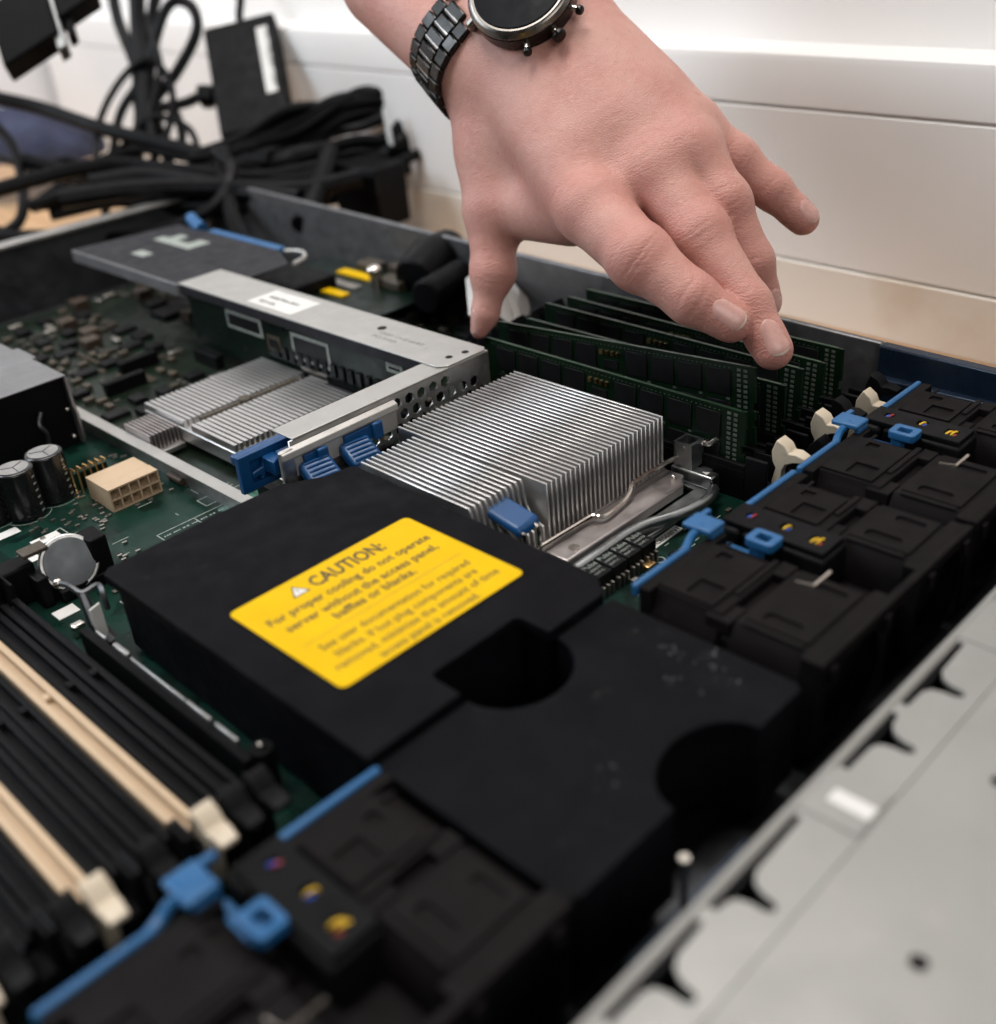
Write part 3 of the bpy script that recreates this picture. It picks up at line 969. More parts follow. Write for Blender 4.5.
# ================================================================== MEMORY MODULES
def memory_module(label, x, y, ztop, tilt, lean=0.0):
    t = thing('memory_module', label, 'memory module', (0, 0, 0), 'memory modules standing in the far bank')
    prof = [(0, 0), (17.1, 0), (17.1, 1.25), (16.95, 1.25), (16.95, 1.7), (17.1, 1.7), (17.1, 3.95), (0, 3.95), (0, 2.2), (.18, 2.2), (.18, 1.75), (0, 1.75), (0, 1.3), (.14, 1.3), (.14, .95), (0, .95)]
    MB().prism(prof, -.085, .085, 'x').build('board', m_dimm, t, smooth=0)
    MB().box(-.088, .088, 0.3, 16.9, 3.951, 3.965).build('top_edge', m_dimm_edge, t, smooth=0)
    global chip_a, chip_b
    for side in (-1, 1):
        for r in range(2):
            for k in range(9):
                yy = 1.35 + k * 1.68
                if k == 4 and r == 1:
                    continue
                zz = .75 + r * 1.6
                if chip_a is None:
                    chip_a = MB().box(-.16, -.087, 0, 1.36, 0, 1.28).build('memory_chip', m_chip, t, bevel=.02, seg=1)
                    c = chip_a
                else:
                    c = chip_a.copy(); COL.objects.link(c); c.parent = t
                c.location = V(0 if side < 0 else .247, yy, zz) * U
        mb = MB()
        f = side
        for row in range(12):
            for col_ in (.42, .78):
                zz = .8 + row * .26
                x0, x1 = sorted((f * .086, f * .125))
                mb.box(x0, x1, col_, col_ + .2, zz, zz + .13)
        for k in range(58):
            yy = 1.4 + k * .265
            x0, x1 = sorted((f * .086, f * .10))
            mb.box(x0, x1, yy, yy + .07, 3.72, 3.76)
            if k % 6 == 0:
                mb.box(x0, x1, yy + .02, yy + .22, 2.12, 2.22)
        o_ = mb.build('resistor_row', m_dotprint, t, smooth=0); o_['kind'] = 'stuff'
        x0, x1 = sorted((f * .086, f * .16))
        MB().box(x0, x1, 8.3, 9.25, 2.5, 2.95).build('register_chip', m_chip, t, smooth=0)
        mb = MB()
        for dy in (8.2, 8.55, 8.9, 9.3):
            mb.box(x0, x1, dy, dy + .2, 3.2, 3.45)
        mb.build('gold_resistor', m_gold, t, smooth=0)
    t.location = V(x, y, ztop) * U
    t.rotation_euler = (tilt, lean, 0)
    for ch_ in t.children:
        ch_.location = ch_.location + V(0, 0, -3.95) * U
    return t


chip_a = None
memory_module('green memory module nearest to the silver heat sink, level in its slot', 15.0, 3.0, 4.6, 0.004)
memory_module('green memory module pulled up at its right end, under the middle fingertip', 16.75, 3.7, 6.05, -0.066, 0.035)
memory_module('third green memory module from the heat sink, behind the raised one', 18.5, 3.1, 4.65, 0.0, -0.03)
memory_module('fourth green memory module from the heat sink, right below the fingernails', 20.25, 3.2, 4.85, 0.01, 0.025)
memory_module('fifth green memory module from the heat sink, second from the blue side wall', 22.0, 3.0, 4.6, 0.018, 0.035)
memory_module('green memory module nearest to the blue side wall, last of its row', 23.75, 3.0, 4.75, 0.006, -0.02)

# ================================================================== FAN MODULES
def ring_plate(x0, x1, z0, z1, cx, cz, r):
    return [(x0, z0), (x1, z0), (x1, z1), (x0, z1)], circ(cx, cz, r, 28)


def fan_module(label):
    t = thing('fan_module', label, 'fan', (0, 0, 0), 'twin fan modules in the row of fans')
    YB, YF = -1.5, -8.75
    Z1 = 4.18
    for (x0, x1) in ((0.08, 5.0), (7.0, 10.92)):
        cx = (x0 + x1) / 2
        mb = MB()
        # back flange, body at two heights, front flange
        mb.box(x0, x1, -1.95, YB, .1, Z1)
        mb.prism([(x0, 3.2), (x0 + .35, 3.75), (x0 + .5, Z1 - .03), (x1 - .9, Z1 - .03), (x1 - .35, Z1 - .25), (x1, 3.4), (x1, .2), (x0, .2)], -4.75, -1.951, 'y')
        mb.prism([(x0 + .25, 3.3), (x0 + .8, 3.78), (x1 - .8, 3.78), (x1 - .3, 3.4), (x1 - .3, .2), (x0 + .25, .2)], -5.3, -4.751, 'y')
        mb.prism([(x0, 3.3), (x0 + .3, 3.9), (x0 + .5, Z1 - .05), (x1 - .5, Z1 - .05), (x1 - .15, 3.8), (x1, 3.2), (x1, .2), (x0, .2)], -8.1, -5.301, 'y')
        # ribs and steps on the top
        mb.box(x0 + 1.7, x1 - .5, -4.6, -4.35, Z1 - .029, Z1 + .06)
        mb.box(x0 + .25, x0 + 1.35, -5.2, -4.2, 3.5, 4.05)
        mb.box(x1 - 1.2, x1 - .3, -5.25, -4.6, 3.4, Z1 - .04)
        mb.box(x0 + .9, x1 - .4, -2.5, -2.35, Z1 - .029, Z1 + .05)
        mb.box(x0 + .4, x0 + .65, -7.9, -5.6, Z1 - .05, Z1 + .04)
        mb.build('housing', m_fan, t, bevel=.07)
        # recesses kept as separate dark wells: a raised frame with an opening over the body
        link('top_cover', plate([(x0 + .55, -4.3), (x1 - 1.0, -4.3), (x1 - 1.0, -2.0), (x0 + .55, -2.0)],
                                [[(x0 + .75, -4.05), (x0 + 1.75, -4.05), (x0 + 1.75, -3.0), (x0 + .75, -3.0)], [(x1 - 1.7, -3.1), (x1 - 1.25, -3.1), (x1 - 1.25, -2.55), (x1 - 1.7, -2.55)]],
                                .1, (0, 0, Z1 + .02)), m_fan, t, bevel=.02)
        link('top_cover', plate([(x0 + .7, -7.95), (x1 - .55, -7.95), (x1 - .55, -5.55), (x0 + .7, -5.55)],
                                [rrect(x0 + .95, x0 + 1.5, -7.4, -6.0, .2), rrect(x1 - 1.3, x1 - .9, -7.6, -6.4, .15)], .1, (0, 0, Z1 - .0)), m_fan, t, bevel=.02)
        o_, h_ = ring_plate(x0, x1 + (.0), .15, Z1, cx, 2.1, 1.88)
        me = plate(o_, [h_], .62, (0, -8.42, 0), (1, 0, 0), (0, 0, 1))
        link('front_frame', me, m_fan, t, bevel=.05)
        # rotor: hub and seven blades, at rest
        mb = MB()
        mb.cyl((cx, -8.2, 2.1), (cx, -6.6, 2.1), .85, n=20)
        rt = mb.build('rotor', m_black, t, bevel=.08)
        mb = MB()
        for k in range(7):
            a = k * 2 * math.pi / 7
            r_ = V(math.cos(a), 0, math.sin(a)); q_ = V(-math.sin(a), 0, math.cos(a))
            vs = []
            for rr in (.8, 1.3, 1.8):
                vs += [V(cx, -8.0, 2.1) + r_ * rr + q_ * .1, V(cx, -7.1, 2.1) + r_ * rr + q_ * (.75 + .1 * rr)]
            vs2 = [v + V(0, -.05, .03) for v in vs]
            mb.add(vs + vs2, [(0, 1, 3, 2), (2, 3, 5, 4), (6, 8, 9, 7), (8, 10, 11, 9), (0, 2, 8, 6), (2, 4, 10, 8), (1, 7, 9, 3), (3, 9, 11, 5), (4, 5, 11, 10), (0, 6, 7, 1)])
        mb.build('blade', m_black, rt)
    # front lip, a square-edged bar along both fans
    MB().box(0.05, 10.95, -8.95, -8.6, 3.72, Z1 + .04).build('front_lip', m_fan, t, bevel=.06)
    for x in (0.6, 4.2, 7.4, 10.2):
        MB().box(x - .2, x + .2, -9.12, -8.951, 3.3, 3.95).build('lip_lug', m_fan, t, bevel=.06)
    # middle channel with the plug and its wires
    MB().box(5.01, 6.99, -8.1, -1.6, .2, 2.6).build('channel', m_fan, t, bevel=.05)
    pl = MB().box(5.55, 7.35, -5.75, -2.2, 2.61, 4.05).build('plug', m_black, t, bevel=.12)
    link('plug_cover', plate([(5.75, -5.6), (7.3, -5.6), (7.3, -1.2), (5.75, -1.2)],
                             [rrect(6.4, 6.8, -2.2, -1.8, .1), rrect(6.45, 6.9, -3.75, -3.3, .1), rrect(6.25, 6.8, -5.2, -4.65, .1)], .22, (0, 0, 4.17), bevel=.03), m_black, pl)
    MB().box(5.5, 6.9, -2.1, -.95, 2.9, 4.05).build('plug_tail', m_black, pl, bevel=.2)
    for (x, y, m_, dx) in ((6.55, -1.95, m_bwire, .05), (6.66, -2.05, m_red, .1), (6.7, -3.5, m_ywire, .1), (6.58, -3.65, m_bwire, .0), (6.5, -4.8, m_ywire, .12), (6.62, -5.0, m_ywire, .1), (6.38, -5.15, m_red, .0)):
        MB().tube(smooth_path([(x - .18, y + .15, 4.0), (x - .07, y + .04, 4.22), (x + .1 + dx, y - .07, 4.22), (x + .2, y - .14, 4.0)], 4), .042, 6).build('wire', m_, pl)
    # blue pull strip: bars along the back edge, neck, tab and the loop over the channel
    st = MB().box(0.0, 3.3, -1.45, -1.18, 3.7, 4.26).build('pull_strip', m_blue, t, bevel=.1)
    MB().box(7.1, 10.9, -1.45, -1.18, 3.7, 4.26).build('strip_bar', m_blue, st, bevel=.1)
    MB().tube(smooth_path([(3.1, -1.28, 4.05), (3.6, -1.1, 4.1), (4.0, -1.05, 4.3), (4.5, -1.2, 4.5)], 5), .17, 8).build('strip_neck', m_blue, st)
    MB().box(4.1, 5.15, -1.75, -.45, 4.38, 4.62).build('tab', m_blue, st, bevel=.07)
    MB().box(4.3, 5.1, -1.74, -1.5, 3.4, 4.379).build('tab_drop', m_blue, st, bevel=.05)
    MB().box(5.151, 5.7, -.75, -.5, 4.3, 4.55).build('tab_finger', m_blue, st, bevel=.05)
    me = plate(rrect(4.8, 5.75, -4.0, -2.8, .18), [rrect(5.05, 5.5, -3.68, -3.1, .08)], .36, (0, 0, 4.28), bevel=.04)
    link('finger_loop', me, m_blue, st)
    MB().box(4.85, 5.35, -3.2, -1.4, 3.25, 3.6).build('loop_bar', m_blue, st, bevel=.06)
    MB().box(5.0, 5.4, -3.4, -2.9, 3.4, 4.15).build('loop_stem', m_blue, st, bevel=.05)
    # small steel spring clip
    MB().tube([(3.7, -5.7, 4.2), (3.85, -6.35, 4.22), (5.0, -6.35, 4.22)], .06, 6).build('spring_clip', m_bright, t)
    MB().box(3.75, 4.2, -6.4, -6.3, 3.2, 4.15).build('clip_leg', m_steel, t)
    return t


f1 = fan_module('black twin fan module with blue pull loop, right next to the scuffed black duct')
f1.location = V(1.17, 0, 0.02) * U
f2 = dup(f1)
f2['label'] = 'black twin fan module in the far corner against the blue side wall'
f2.location = V(12.35, 0, 0.02) * U
f3 = dup(f1)
f3['label'] = 'blurred black twin fan module with large blue pull loop in the near foreground'
f3.location = V(-21.85, 0, 0.02) * U

# ================================================================== RISER CAGE
rc = thing('riser_cage', 'grey card cage with honeycomb front, long arm and deep blue latch behind the heat sink', 'card cage', (6, 18, 1.2))
hexes = []
for r in range(5):
    for k in range(11):
        x = 4.6 + k * .82 + (.41 if r % 2 else 0)
        z = 1.75 + r * .70
        if x < 12.2 and z + x * .02 < 4.75 and not (x < 6.0 and z > 3.2):
            hexes.append([(x + .31 * math.cos(math.pi / 6 + i * math.pi / 3), z + .31 * math.sin(math.pi / 6 + i * math.pi / 3)) for i in range(6)])
link('honeycomb_face', plate([(-.3, 1.3), (12.75, 1.3), (12.75, 5.1), (-.3, 5.1)], hexes, .09, (0, 17.65, 0), (1, 0, 0), (0, 0, 1)), m_steel, rc, smooth=0)
MB().box(-.1, 12.75, 17.6, 19.25, 5.105, 5.2).build('top_flange', m_cage, rc, bevel=.04)
MB().prism([(17.55, 4.9), (17.25, 4.75), (17.22, 4.45), (17.6, 4.45)], -1.0, 6.0, 'x').build('folded_lip', m_cage, rc, bevel=.03)
MB().box(-1.05, -.31, 17.35, 17.6, 2.2, 4.85).build('end_flap', m_steel, rc, bevel=.05)
MB().box(-1.0, 6.0, 17.45, 17.599, 3.35, 4.44).build('slide_plate', m_cage, rc, bevel=.03)
# long arm over the card, rounded near end
MB().prism([(9.45, 19.26), (9.45, 43.4), (12.8, 43.4), (12.8, 17.9), (12.5, 17.62), (9.9, 17.62), (9.45, 18.1)], 5.21, 5.3).build('arm', m_cage, rc, bevel=.03)
MB().box(9.45, 9.55, 19.3, 43.3, 4.6, 5.2).build('arm_fold', m_dkcage, rc, bevel=.03)
for (x, y, z, r) in ((*(11.56,24.90,5.30), .28), (*(11.69,18.24,5.30), .2), (*(10.72,18.46,5.30), .2)):
    MB().cyl((x, y, 5.302), (x, y, 5.312), r, n=18).build('screw_hole', m_black, rc, smooth=0)
lb2 = label_plate('paper_label', 9.9, 12.2, 31.4, 36.0, m_white, rc, z=5.3)
me = join([text_mesh(s_, .5, (10.3 + 0.75 * i, 35.4, 5.33), (0, -1, 0), (1, 0, 0), .002, width=w_) for i, (s_, w_) in enumerate((('REV 0A', 1.6), ('408790-001', 3.0)))])
link('lettering', me, m_chip, lb2, smooth=0)
me = join([text_mesh(s_, .42, (10.4 + .55 * i, 24.5, 5.303), (0, -1, 0), (1, 0, 0), .003, width=w_) for i, (s_, w_) in enumerate((('PCI RISER', 2.0), ('CARD CAGE 64 BIT', 3.6)))])
link('stamped_lettering', me, m_inkline and m_psu, rc, smooth=0)
# dark cover over the rear card, blue strip and handle along its far edge
MB().prism([(9.45, 43.41), (9.45, 58.5), (17.8, 57.0), (17.8, 43.6), (16.2, 40.2), (12.81, 40.2), (12.81, 43.41)], 5.12, 5.24).build('dark_cover', m_dkcage, rc, bevel=.03)
MB().box(9.3, 9.449, 43.41, 58.4, 4.4, 5.24).build('cover_fold', m_psu, rc, bevel=.03)
MB().box(17.85, 18.5, 43.8, 53.0, 4.9, 5.3).build('blue_strip', m_blue, rc, bevel=.08)
MB().tube([(18.1, 54.2, 5.2), (18.2, 55.2, 5.4), (18.6, 56.4, 5.6)], .5, 10).build('blue_handle', m_blue, rc)
MB().tube(smooth_path([(17.9, 43.0, 5.25), (18.4, 41.8, 5.25), (17.8, 40.6, 5.2), (16.4, 40.0, 5.2)], 5), .16, 6).build('cover_rim', m_cage, rc)
for (x0, x1, y0, y1) in ((14.3, 15.2, 50.0, 55.0), (15.2, 16.2, 50.0, 51.4), (15.2, 16.2, 53.0, 54.2), (11.4, 12.3, 51.5, 53.2)):
    label_plate('printed_mark', x0, x1, y0, y1, m_silk, rc, z=5.24)
# deep blue latch at the left end of the cage
MB().box(-2.1, 4.6, 19.7, 20.1, 3.9, 4.42).build('latch_bar', m_blue2, rc, bevel=.1)
me = plate([(-2.2, 2.6), (0.6, 2.6), (0.6, 4.5), (-2.2, 4.5)], [[(-1.6, 2.95), (-.2, 2.95), (-.2, 4.1), (-1.6, 4.1)]], .35, (0, 19.4, 0), (1, 0, 0), (0, 0, 1), bevel=.05)
link('latch_frame', me, m_blue2, rc)
MB().box(-1.9, -.1, 19.6, 19.7, 2.8, 4.3).build('latch_back', m_blue2, rc)
MB().obox((-.85, 19.3, 3.5), (.75, 0, .12), (0, .15, 0), (0, 0, .16)).obox((-.95, 19.3, 3.5), (.16, 0, .5), (0, .14, 0), (-.1, 0, .05)).obox((-.6, 18.9, 3.75), (.35, .2, .0), (0, .5, 0), (0, 0, .38)).build('latch_cam', m_blue2, rc, bevel=.06)
MB().box(-.4, 1.2, 17.7, 18.9, 3.3, 4.3).build('latch_slider', m_blue2, rc, bevel=.08)
for (x0, x1) in ((.15, 1.15), (2.55, 4.5)):
    MB().box(x0, x1, 17.25, 17.449, 3.6, 4.3).build('slide_window', m_blue2, rc, bevel=.05)
    MB().box(x1 - .35, x1 + .25, 17.0, 17.249, 3.5, 4.4).build('slide_button', m_blue2, rc, bevel=.08)
# two ribbed blue thumb tabs in front of the face
for (cx, cy, cz) in ((.55, 16.75, 3.42), (2.95, 16.75, 3.42)):
    c = V(cx, cy, cz)
    ex, ey, ez = V(.82, -.1, 0), V(.12, .72, .32), V(0, -.14, .30)
    tb = MB().obox(c, ex, ey, ez).build('thumb_tab', m_blue2, rc, bevel=.2, seg=3)
    for k in range(5):
        p = c + ez * 1.02 + ey * (-.72 + k * .34)
        MB().tube([p - ex * .78, p - ex * .4 + V(0, 0, .03), p + ex * .4 + V(0, 0, .03), p + ex * .78], .055, 6).build('rib', m_blue2, tb)
MB().box(-.9, 5.2, 16.9, 17.2, 1.5, 3.0).build('tab_base', m_black, rc, bevel=.05)

# ---- card hanging under the arm
pc_ = thing('expansion_card', 'dark green expansion card hanging upright below the grey cage arm', 'circuit card', (9.9, 30, 1))
MB().box(9.75, 9.9, 20.5, 43, 1.0, 4.55).build('board', m_card, pc_)
for y0, y1, z0, z1, m_ in ((27.8, 31.5, 2.6, 4.3, m_silk), (32.8, 34.2, 2.6, 3.6, m_tan), (34.6, 38.5, 3.2, 4.4, m_silk), (28.4, 31.0, 1.2, 2.2, m_solder), (21.2, 22.6, 3.9, 4.45, m_silk)):
    ob_ = MB().box(9.70, 9.748, y0, y1, z0, z1).build('chip_frame', m_, pc_, smooth=0)
    MB().box(9.66, 9.699, y0 + .25, y1 - .25, z0 + .22, z1 - .22).build('chip_body', m_chip, ob_, smooth=0)
mb = MB()
for k in range(16):
    mb.box(9.6, 9.748, 21.0 + k * .8, 21.4 + k * .8, 2.3, 3.1)
mb.build('contact_row', m_chip, pc_, smooth=0)
MB().box(9.2, 10.5, 20.6, 28.0, BZ + .01, 2.0).build('card_socket', m_black, pc_, bevel=.06)

# ---- chipset heat sinks behind the cage latch
ch2 = thing('chipset_heatsink', 'low silver heat sink in two finned blocks behind the blue cage latch', 'heat sink', (5, 30, .5))
MB().box(1.1, 9.4, 25.3, 34.9, .75, 1.55).build('base_plate', m_alu, ch2, bevel=.03)
for (y0, y1) in ((25.4, 29.7), (30.5, 34.8)):
    src = None
    for k in range(25):
        if src is None:
            src = MB().box(1.15, 1.36, y0, y1, 1.55, 2.0).build('fin', m_alu, ch2, smooth=0)
        else:
            inst(src, ch2, (k * .337, 0, 0))
MB().tube([(2.0, 30.1, 1.9), (8.6, 30.1, 1.9), (9.2, 30.1, 1.2)], .16, 8).build('spring_wire', m_tan, ch2)
MB().cyl((5.0, 30.1, 1.0), (5.0, 30.1, 2.15), .4, n=14).build('push_pin', m_tan, ch2, bevel=.06)
MB().cyl((8.9, 26.0, .9), (8.9, 26.0, 1.5), .3, n=12).build('end_pin', m_bright, ch2)
sh = thing('small_heatsink', 'small dark grey finned heat sink by the steel divider strip', 'heat sink', (0.1, 33, .5))
MB().box(-.85, 1.05, 30.6, 34.0, .45, .75).build('base_plate', m_steel, sh, bevel=.03)
src = None
for k in range(8):
    if src is None:
        src = MB().box(-.8, -.66, 31.0, 33.8, .75, 1.7).build('fin', m_base, sh, smooth=0)
    else:
        inst(src, sh, (k * .24, 0, 0))

# ================================================================== POWER SUPPLY
ps = thing('power_supply', 'boxy grey sheet metal power supply with open black front at the left edge', 'power supply', (-8, 45, .2))
X0, X1, Y0, Y1, Z1 = -15, -2.1, 36.7, 62, 4.5
MB().box(X0, X1, Y0, Y1, Z1 - .1, Z1).build('top_sheet', m_psu, ps, bevel=.05)
MB().box(X1 - .1, X1, Y0, Y1, .25, Z1 - .101).build('side_sheet', m_psu, ps, bevel=.03)
MB().box(X0, X0 + .1, Y0, Y1, .25, Z1 - .101).build('side_sheet', m_psu, ps)
MB().box(X0 + .11, X1 - .11, Y0 + .35, Y0 + .5, .25, Z1 - .11).build('front_panel', m_black, ps)
MB().prism([(Y0 - .02, .4), (Y0 - .22, .6), (Y0 - .25, 2.2), (Y0 - .05, 2.7), (Y0 - .02, 4.3)], X1 - .13, X1 + .03, 'x').build('front_flange', m_base, ps, bevel=.03)
MB().box(X1 - .001 + .002, X1 + .35, Y0 + 4.5, Y0 + 7, Z1 - .35, Z1 - .05).build('side_tongue', m_psu, ps, bevel=.05)
for p in ((-2.46,37.00,2.42), (-2.53,37.00,0.72)):
    MB().sphere((p[0], 36.98, p[2]), .16, 6).build('rivet', m_bright, ps)
pth = [V((-3.98,36.85,2.86)), V((-4.27,36.80,2.37)), V((-4.30,36.70,2.04)), V((-4.08,36.70,1.57)), V((-4.11,36.80,0.92))]
MB().tube(smooth_path(pth, 5), .13, 8).build('wire_hook', m_inner, ps)
label_plate('paper_label', -6.5, -4.3, 41.5, 43.6, m_white, ps, z=4.5)

# ---- odds and ends at the far right of the case
ex_ = thing('raid_card', 'small dark circuit card with yellow labels lying near the far case wall', 'circuit card', (22, 42, 1))
MB().box(15.5, 24.6, 33.5, 47.5, 2.1, 2.25).build('board', m_card, ex_)
MB().box(16.5, 20.5, 41.0, 46.0, 2.251, 3.2).build('battery_pack', m_black, ex_, bevel=.15)
for px, py, a, b_, m_ in ((357, 275, 1.7, .5, m_yellow), (335, 293, 1.1, .45, m_yellow), (345, 285, 1.5, .5, m_solder)):
    r_ = 6
q = (22.83,41.69,2.30)
MB().box(q[0] - .45, q[0] + .45, q[1] - 1.9, q[1] + 1.9, 2.252, 2.4).build('yellow_label', m_yellow, ex_, smooth=0)
q = (19.33,39.86,2.30)
MB().box(q[0] - .4, q[0] + .4, q[1] - 1.2, q[1] + 1.2, 2.252, 2.4).build('yellow_label', m_yellow, ex_, smooth=0)
q = (20.97,40.89,2.30)
MB().box(q[0] - .4, q[0] + .4, q[1] - 1.6, q[1] + 1.6, 2.252, 2.35).build('grey_label', m_solder, ex_, smooth=0)
for px in ((*(22.64,37.14,2.40), 1.2), (*(25.21,38.43,2.40), 1.6), (*(24.34,41.73,2.40), 1.0)):
    MB().box(px[0] - .7, px[0] + .7, px[1] - px[3], px[1] + px[3], 2.252, 2.9).build('capacitor_block', m_tan, ex_, bevel=.08)
sc_ = (21.87,38.30,0.40)
so = MB().cyl((sc_[0], sc_[1], BZ + .01), (sc_[0], sc_[1], 3.3), .42, n=14).sphere((sc_[0], sc_[1], 3.5), .6, 8, (1, 1, .7)).build('standoff_screw', m_bright, None, base=(sc_[0], sc_[1], .2))
tag(so, 'shiny domed screw on a post behind the grey cage arm', 'screw')
fo = thing('cable_sleeve', 'thick black rolled cable sleeve beside the thumb, against the case wall', 'sleeve', (24, 33, .2))
a_, b_ = V((22.74,35.02,2.96)), V((27.42,36.07,3.81))
MB().tube([a_, (a_ + b_) / 2 + V(0, 0, .3), b_], [1.7, 1.9, 1.6], 18).build('roll', m_cable, fo, bevel=.2)
a2, b2 = V((20.91,31.96,2.93)), V((25.23,32.83,3.12))
MB().tube([a2, b2], [1.2, 1.2], 14).build('inner_roll', m_black, fo, bevel=.2)
pp = thing('crumpled_paper', 'small white crumpled plastic bag lying behind the memory modules by the thumb', 'plastic bag', (23.63,28.43,3.65))
rs = random.Random(3)
cpt = V((23.30,27.42,3.99))
mb = MB()
grid = {}
ex3, ey3 = V(4.2, 3.6, 0), V(-1.3, 1.5, 1.2)
for i in range(9):
    for j in range(7):
        u_, v_ = i / 4 - 1, j / 3 - 1
        grid[i, j] = cpt + ex3 * u_ * .9 + ey3 * v_ * (1 - .3 * abs(u_)) + V(0, 0, rs.uniform(-.35, .35) - .8 * v_ * v_)
vs = [grid[i, j] for i in range(9) for j in range(7)]
fs = [(i * 7 + j, (i + 1) * 7 + j, (i + 1) * 7 + j + 1, i * 7 + j + 1) for i in range(8) for j in range(6)]
pm = mb.add(vs, fs).build('sheet', m_white, pp, smooth=0)
md = pm.modifiers.new('thick', 'SOLIDIFY'); md.thickness = .08 * U

# ================================================================== BACKGROUND: CABLES, ADAPTER, CLOTH
def cable(label, pts, r, per=7, mat=None, group=None):
    p = smooth_path(pts, per)
    m_ = MB().tube(p, r, 8).build('cable', mat or m_cable, None, base=p[0])
    return tag(m_, label, 'cable', group)


pa = thing('power_adapter', 'black brick power adapter with a white label standing on end among the cables', 'power adapter', (35.83,73.15,6.72))
tl, trr, bl_, br_ = V((37.76,80.26,15.99)), V((42.80,75.68,16.13)), V((33.12,73.74,6.27)), V((39.05,69.63,8.05))
dn = (bl_ - tl + br_ - trr) / 2; rt_ = (trr - tl + br_ - bl_) / 2
nrm = rt_.cross(dn).normalized()
cc = (tl + trr + bl_ + br_) / 4
MB().obox(cc, rt_ / 2, dn / 2, nrm * 1.4).build('body', m_black, pa, bevel=.35, seg=3)
fl = 1 if nrm.dot(V(-24.5, -22.1, 26.7) - cc) > 0 else -1
cs = cc + nrm * fl * 1.42 + rt_ * .30 + dn * (-.08)
MB().obox(cs, rt_ * .075, dn * .30, nrm * .02).build('label', m_white, pa, smooth=0)
me = join([text_mesh('AC ADAPTER', .9, cs - dn * .27 + rt_ * .03 + nrm * fl * .03, dn, -rt_ if fl > 0 else rt_, .003, width=dn.length * .52)])
link('lettering', me, m_chip, pa, smooth=0)
p = (tl + trr) / 2
MB().tube(smooth_path([p + dn * .03, p - dn * .12, p - dn * .3 + rt_ * .05, p - dn * .55 - rt_ * .1], 6), .42, 8).build('lead', m_cable, pa)

cable('black cable looping up in a tall loop left of the power adapter', [(22.84,76.60,-0.22), (26.85,80.22,5.09), (30.75,81.92,9.84), (34.26,81.15,13.00), (37.15,81.01,16.23), (37.67,82.25,18.40), (36.34,83.67,18.64), (33.88,83.65,15.71), (31.55,82.51,11.53), (29.67,78.73,6.53), (28.47,75.72,3.31)], .55)
cable('black cable hanging from the top of the picture down to the knot, leftmost of three', [(34.54,91.08,21.90), (33.21,88.86,17.52), (32.04,85.29,13.63), (30.07,82.61,9.91), (27.45,80.30,5.90), (25.81,77.06,1.86)], .6)
cable('thick black cable hanging straight down from the top into the knot', [(35.93,88.07,21.73), (33.66,86.13,16.59), (31.40,83.37,12.43), (29.04,80.77,8.37), (26.42,79.88,6.16), (24.11,78.72,3.96)], .85)
cable('black cable bending from the top into the knot beside the tall loop', [(38.51,87.03,21.45), (35.44,86.58,17.27), (32.59,85.09,14.02), (30.33,83.05,10.77), (29.05,80.06,7.48), (30.84,76.07,6.53)], .55)
cable('thin black cable arching left of the knot', [(22.14,79.02,2.02), (25.21,81.12,6.29), (28.00,82.87,9.81), (30.93,83.50,12.04)], .45)
cable('small black cable ring right of the knot', [(28.35,78.95,7.25), (30.91,80.25,9.92), (31.85,79.16,9.64), (30.69,76.91,7.42), (29.36,77.57,6.70), (28.76,79.02,7.82)], .45)
cable('black cable with moulded plug running to the power adapter', [(30.99,80.31,10.09), (32.88,78.73,10.31), (34.14,77.87,10.70), (35.15,76.83,10.59)], [.5] * 7 + [.5] * 7 + [1.1] * 7 + [.6])
cable('long black cable sagging across from the left edge to the coil', [(18.48,90.96,12.82), (21.96,86.52,11.30), (24.70,80.87,9.38), (27.57,75.46,7.89), (29.83,70.87,6.76), (32.37,65.02,6.33)], .7)
cable('black cable curling at the left edge over the bench', [(17.76,88.49,10.84), (17.84,85.24,8.82), (16.34,81.51,6.34), (13.85,77.46,4.27), (11.43,76.01,3.57), (10.46,77.44,4.24)], .5)
cable('black cable lying low along the back of the case from the left edge', [(11.22,78.54,6.52), (16.31,77.32,6.98), (22.06,75.21,7.09), (26.35,68.92,6.18), (29.95,63.41,5.44), (35.37,60.17,5.73)], .7)
cable('black cable lying just under the low one along the case rear', [(8.98,75.31,3.79), (13.21,71.12,3.47), (16.85,65.86,3.11), (20.14,63.12,3.50), (23.57,61.01,4.87), (26.32,61.78,7.09), (26.54,64.25,8.48)], .55)
grp = 'turns of the coiled black cable'
rs = random.Random(5)
cores = [(28.17,70.24,6.00), (31.57,67.69,6.78), (36.20,64.94,8.76), (40.15,62.24,9.97), (43.25,59.47,10.12), (43.39,57.88,8.28), (41.39,58.08,6.17), (37.89,61.12,5.90), (34.00,64.43,5.51), (29.57,67.90,4.68)]
for k in range(20):
    w_ = [tuple(V(p) + V(rs.uniform(-.7, .7), rs.uniform(-.7, .7), rs.uniform(-1.1, 1.1) + .5 - k * .09)) for p in cores]
    cable('one turn of the coiled black cable lying behind the case below the adapter', w_, .5, 6, group=grp)
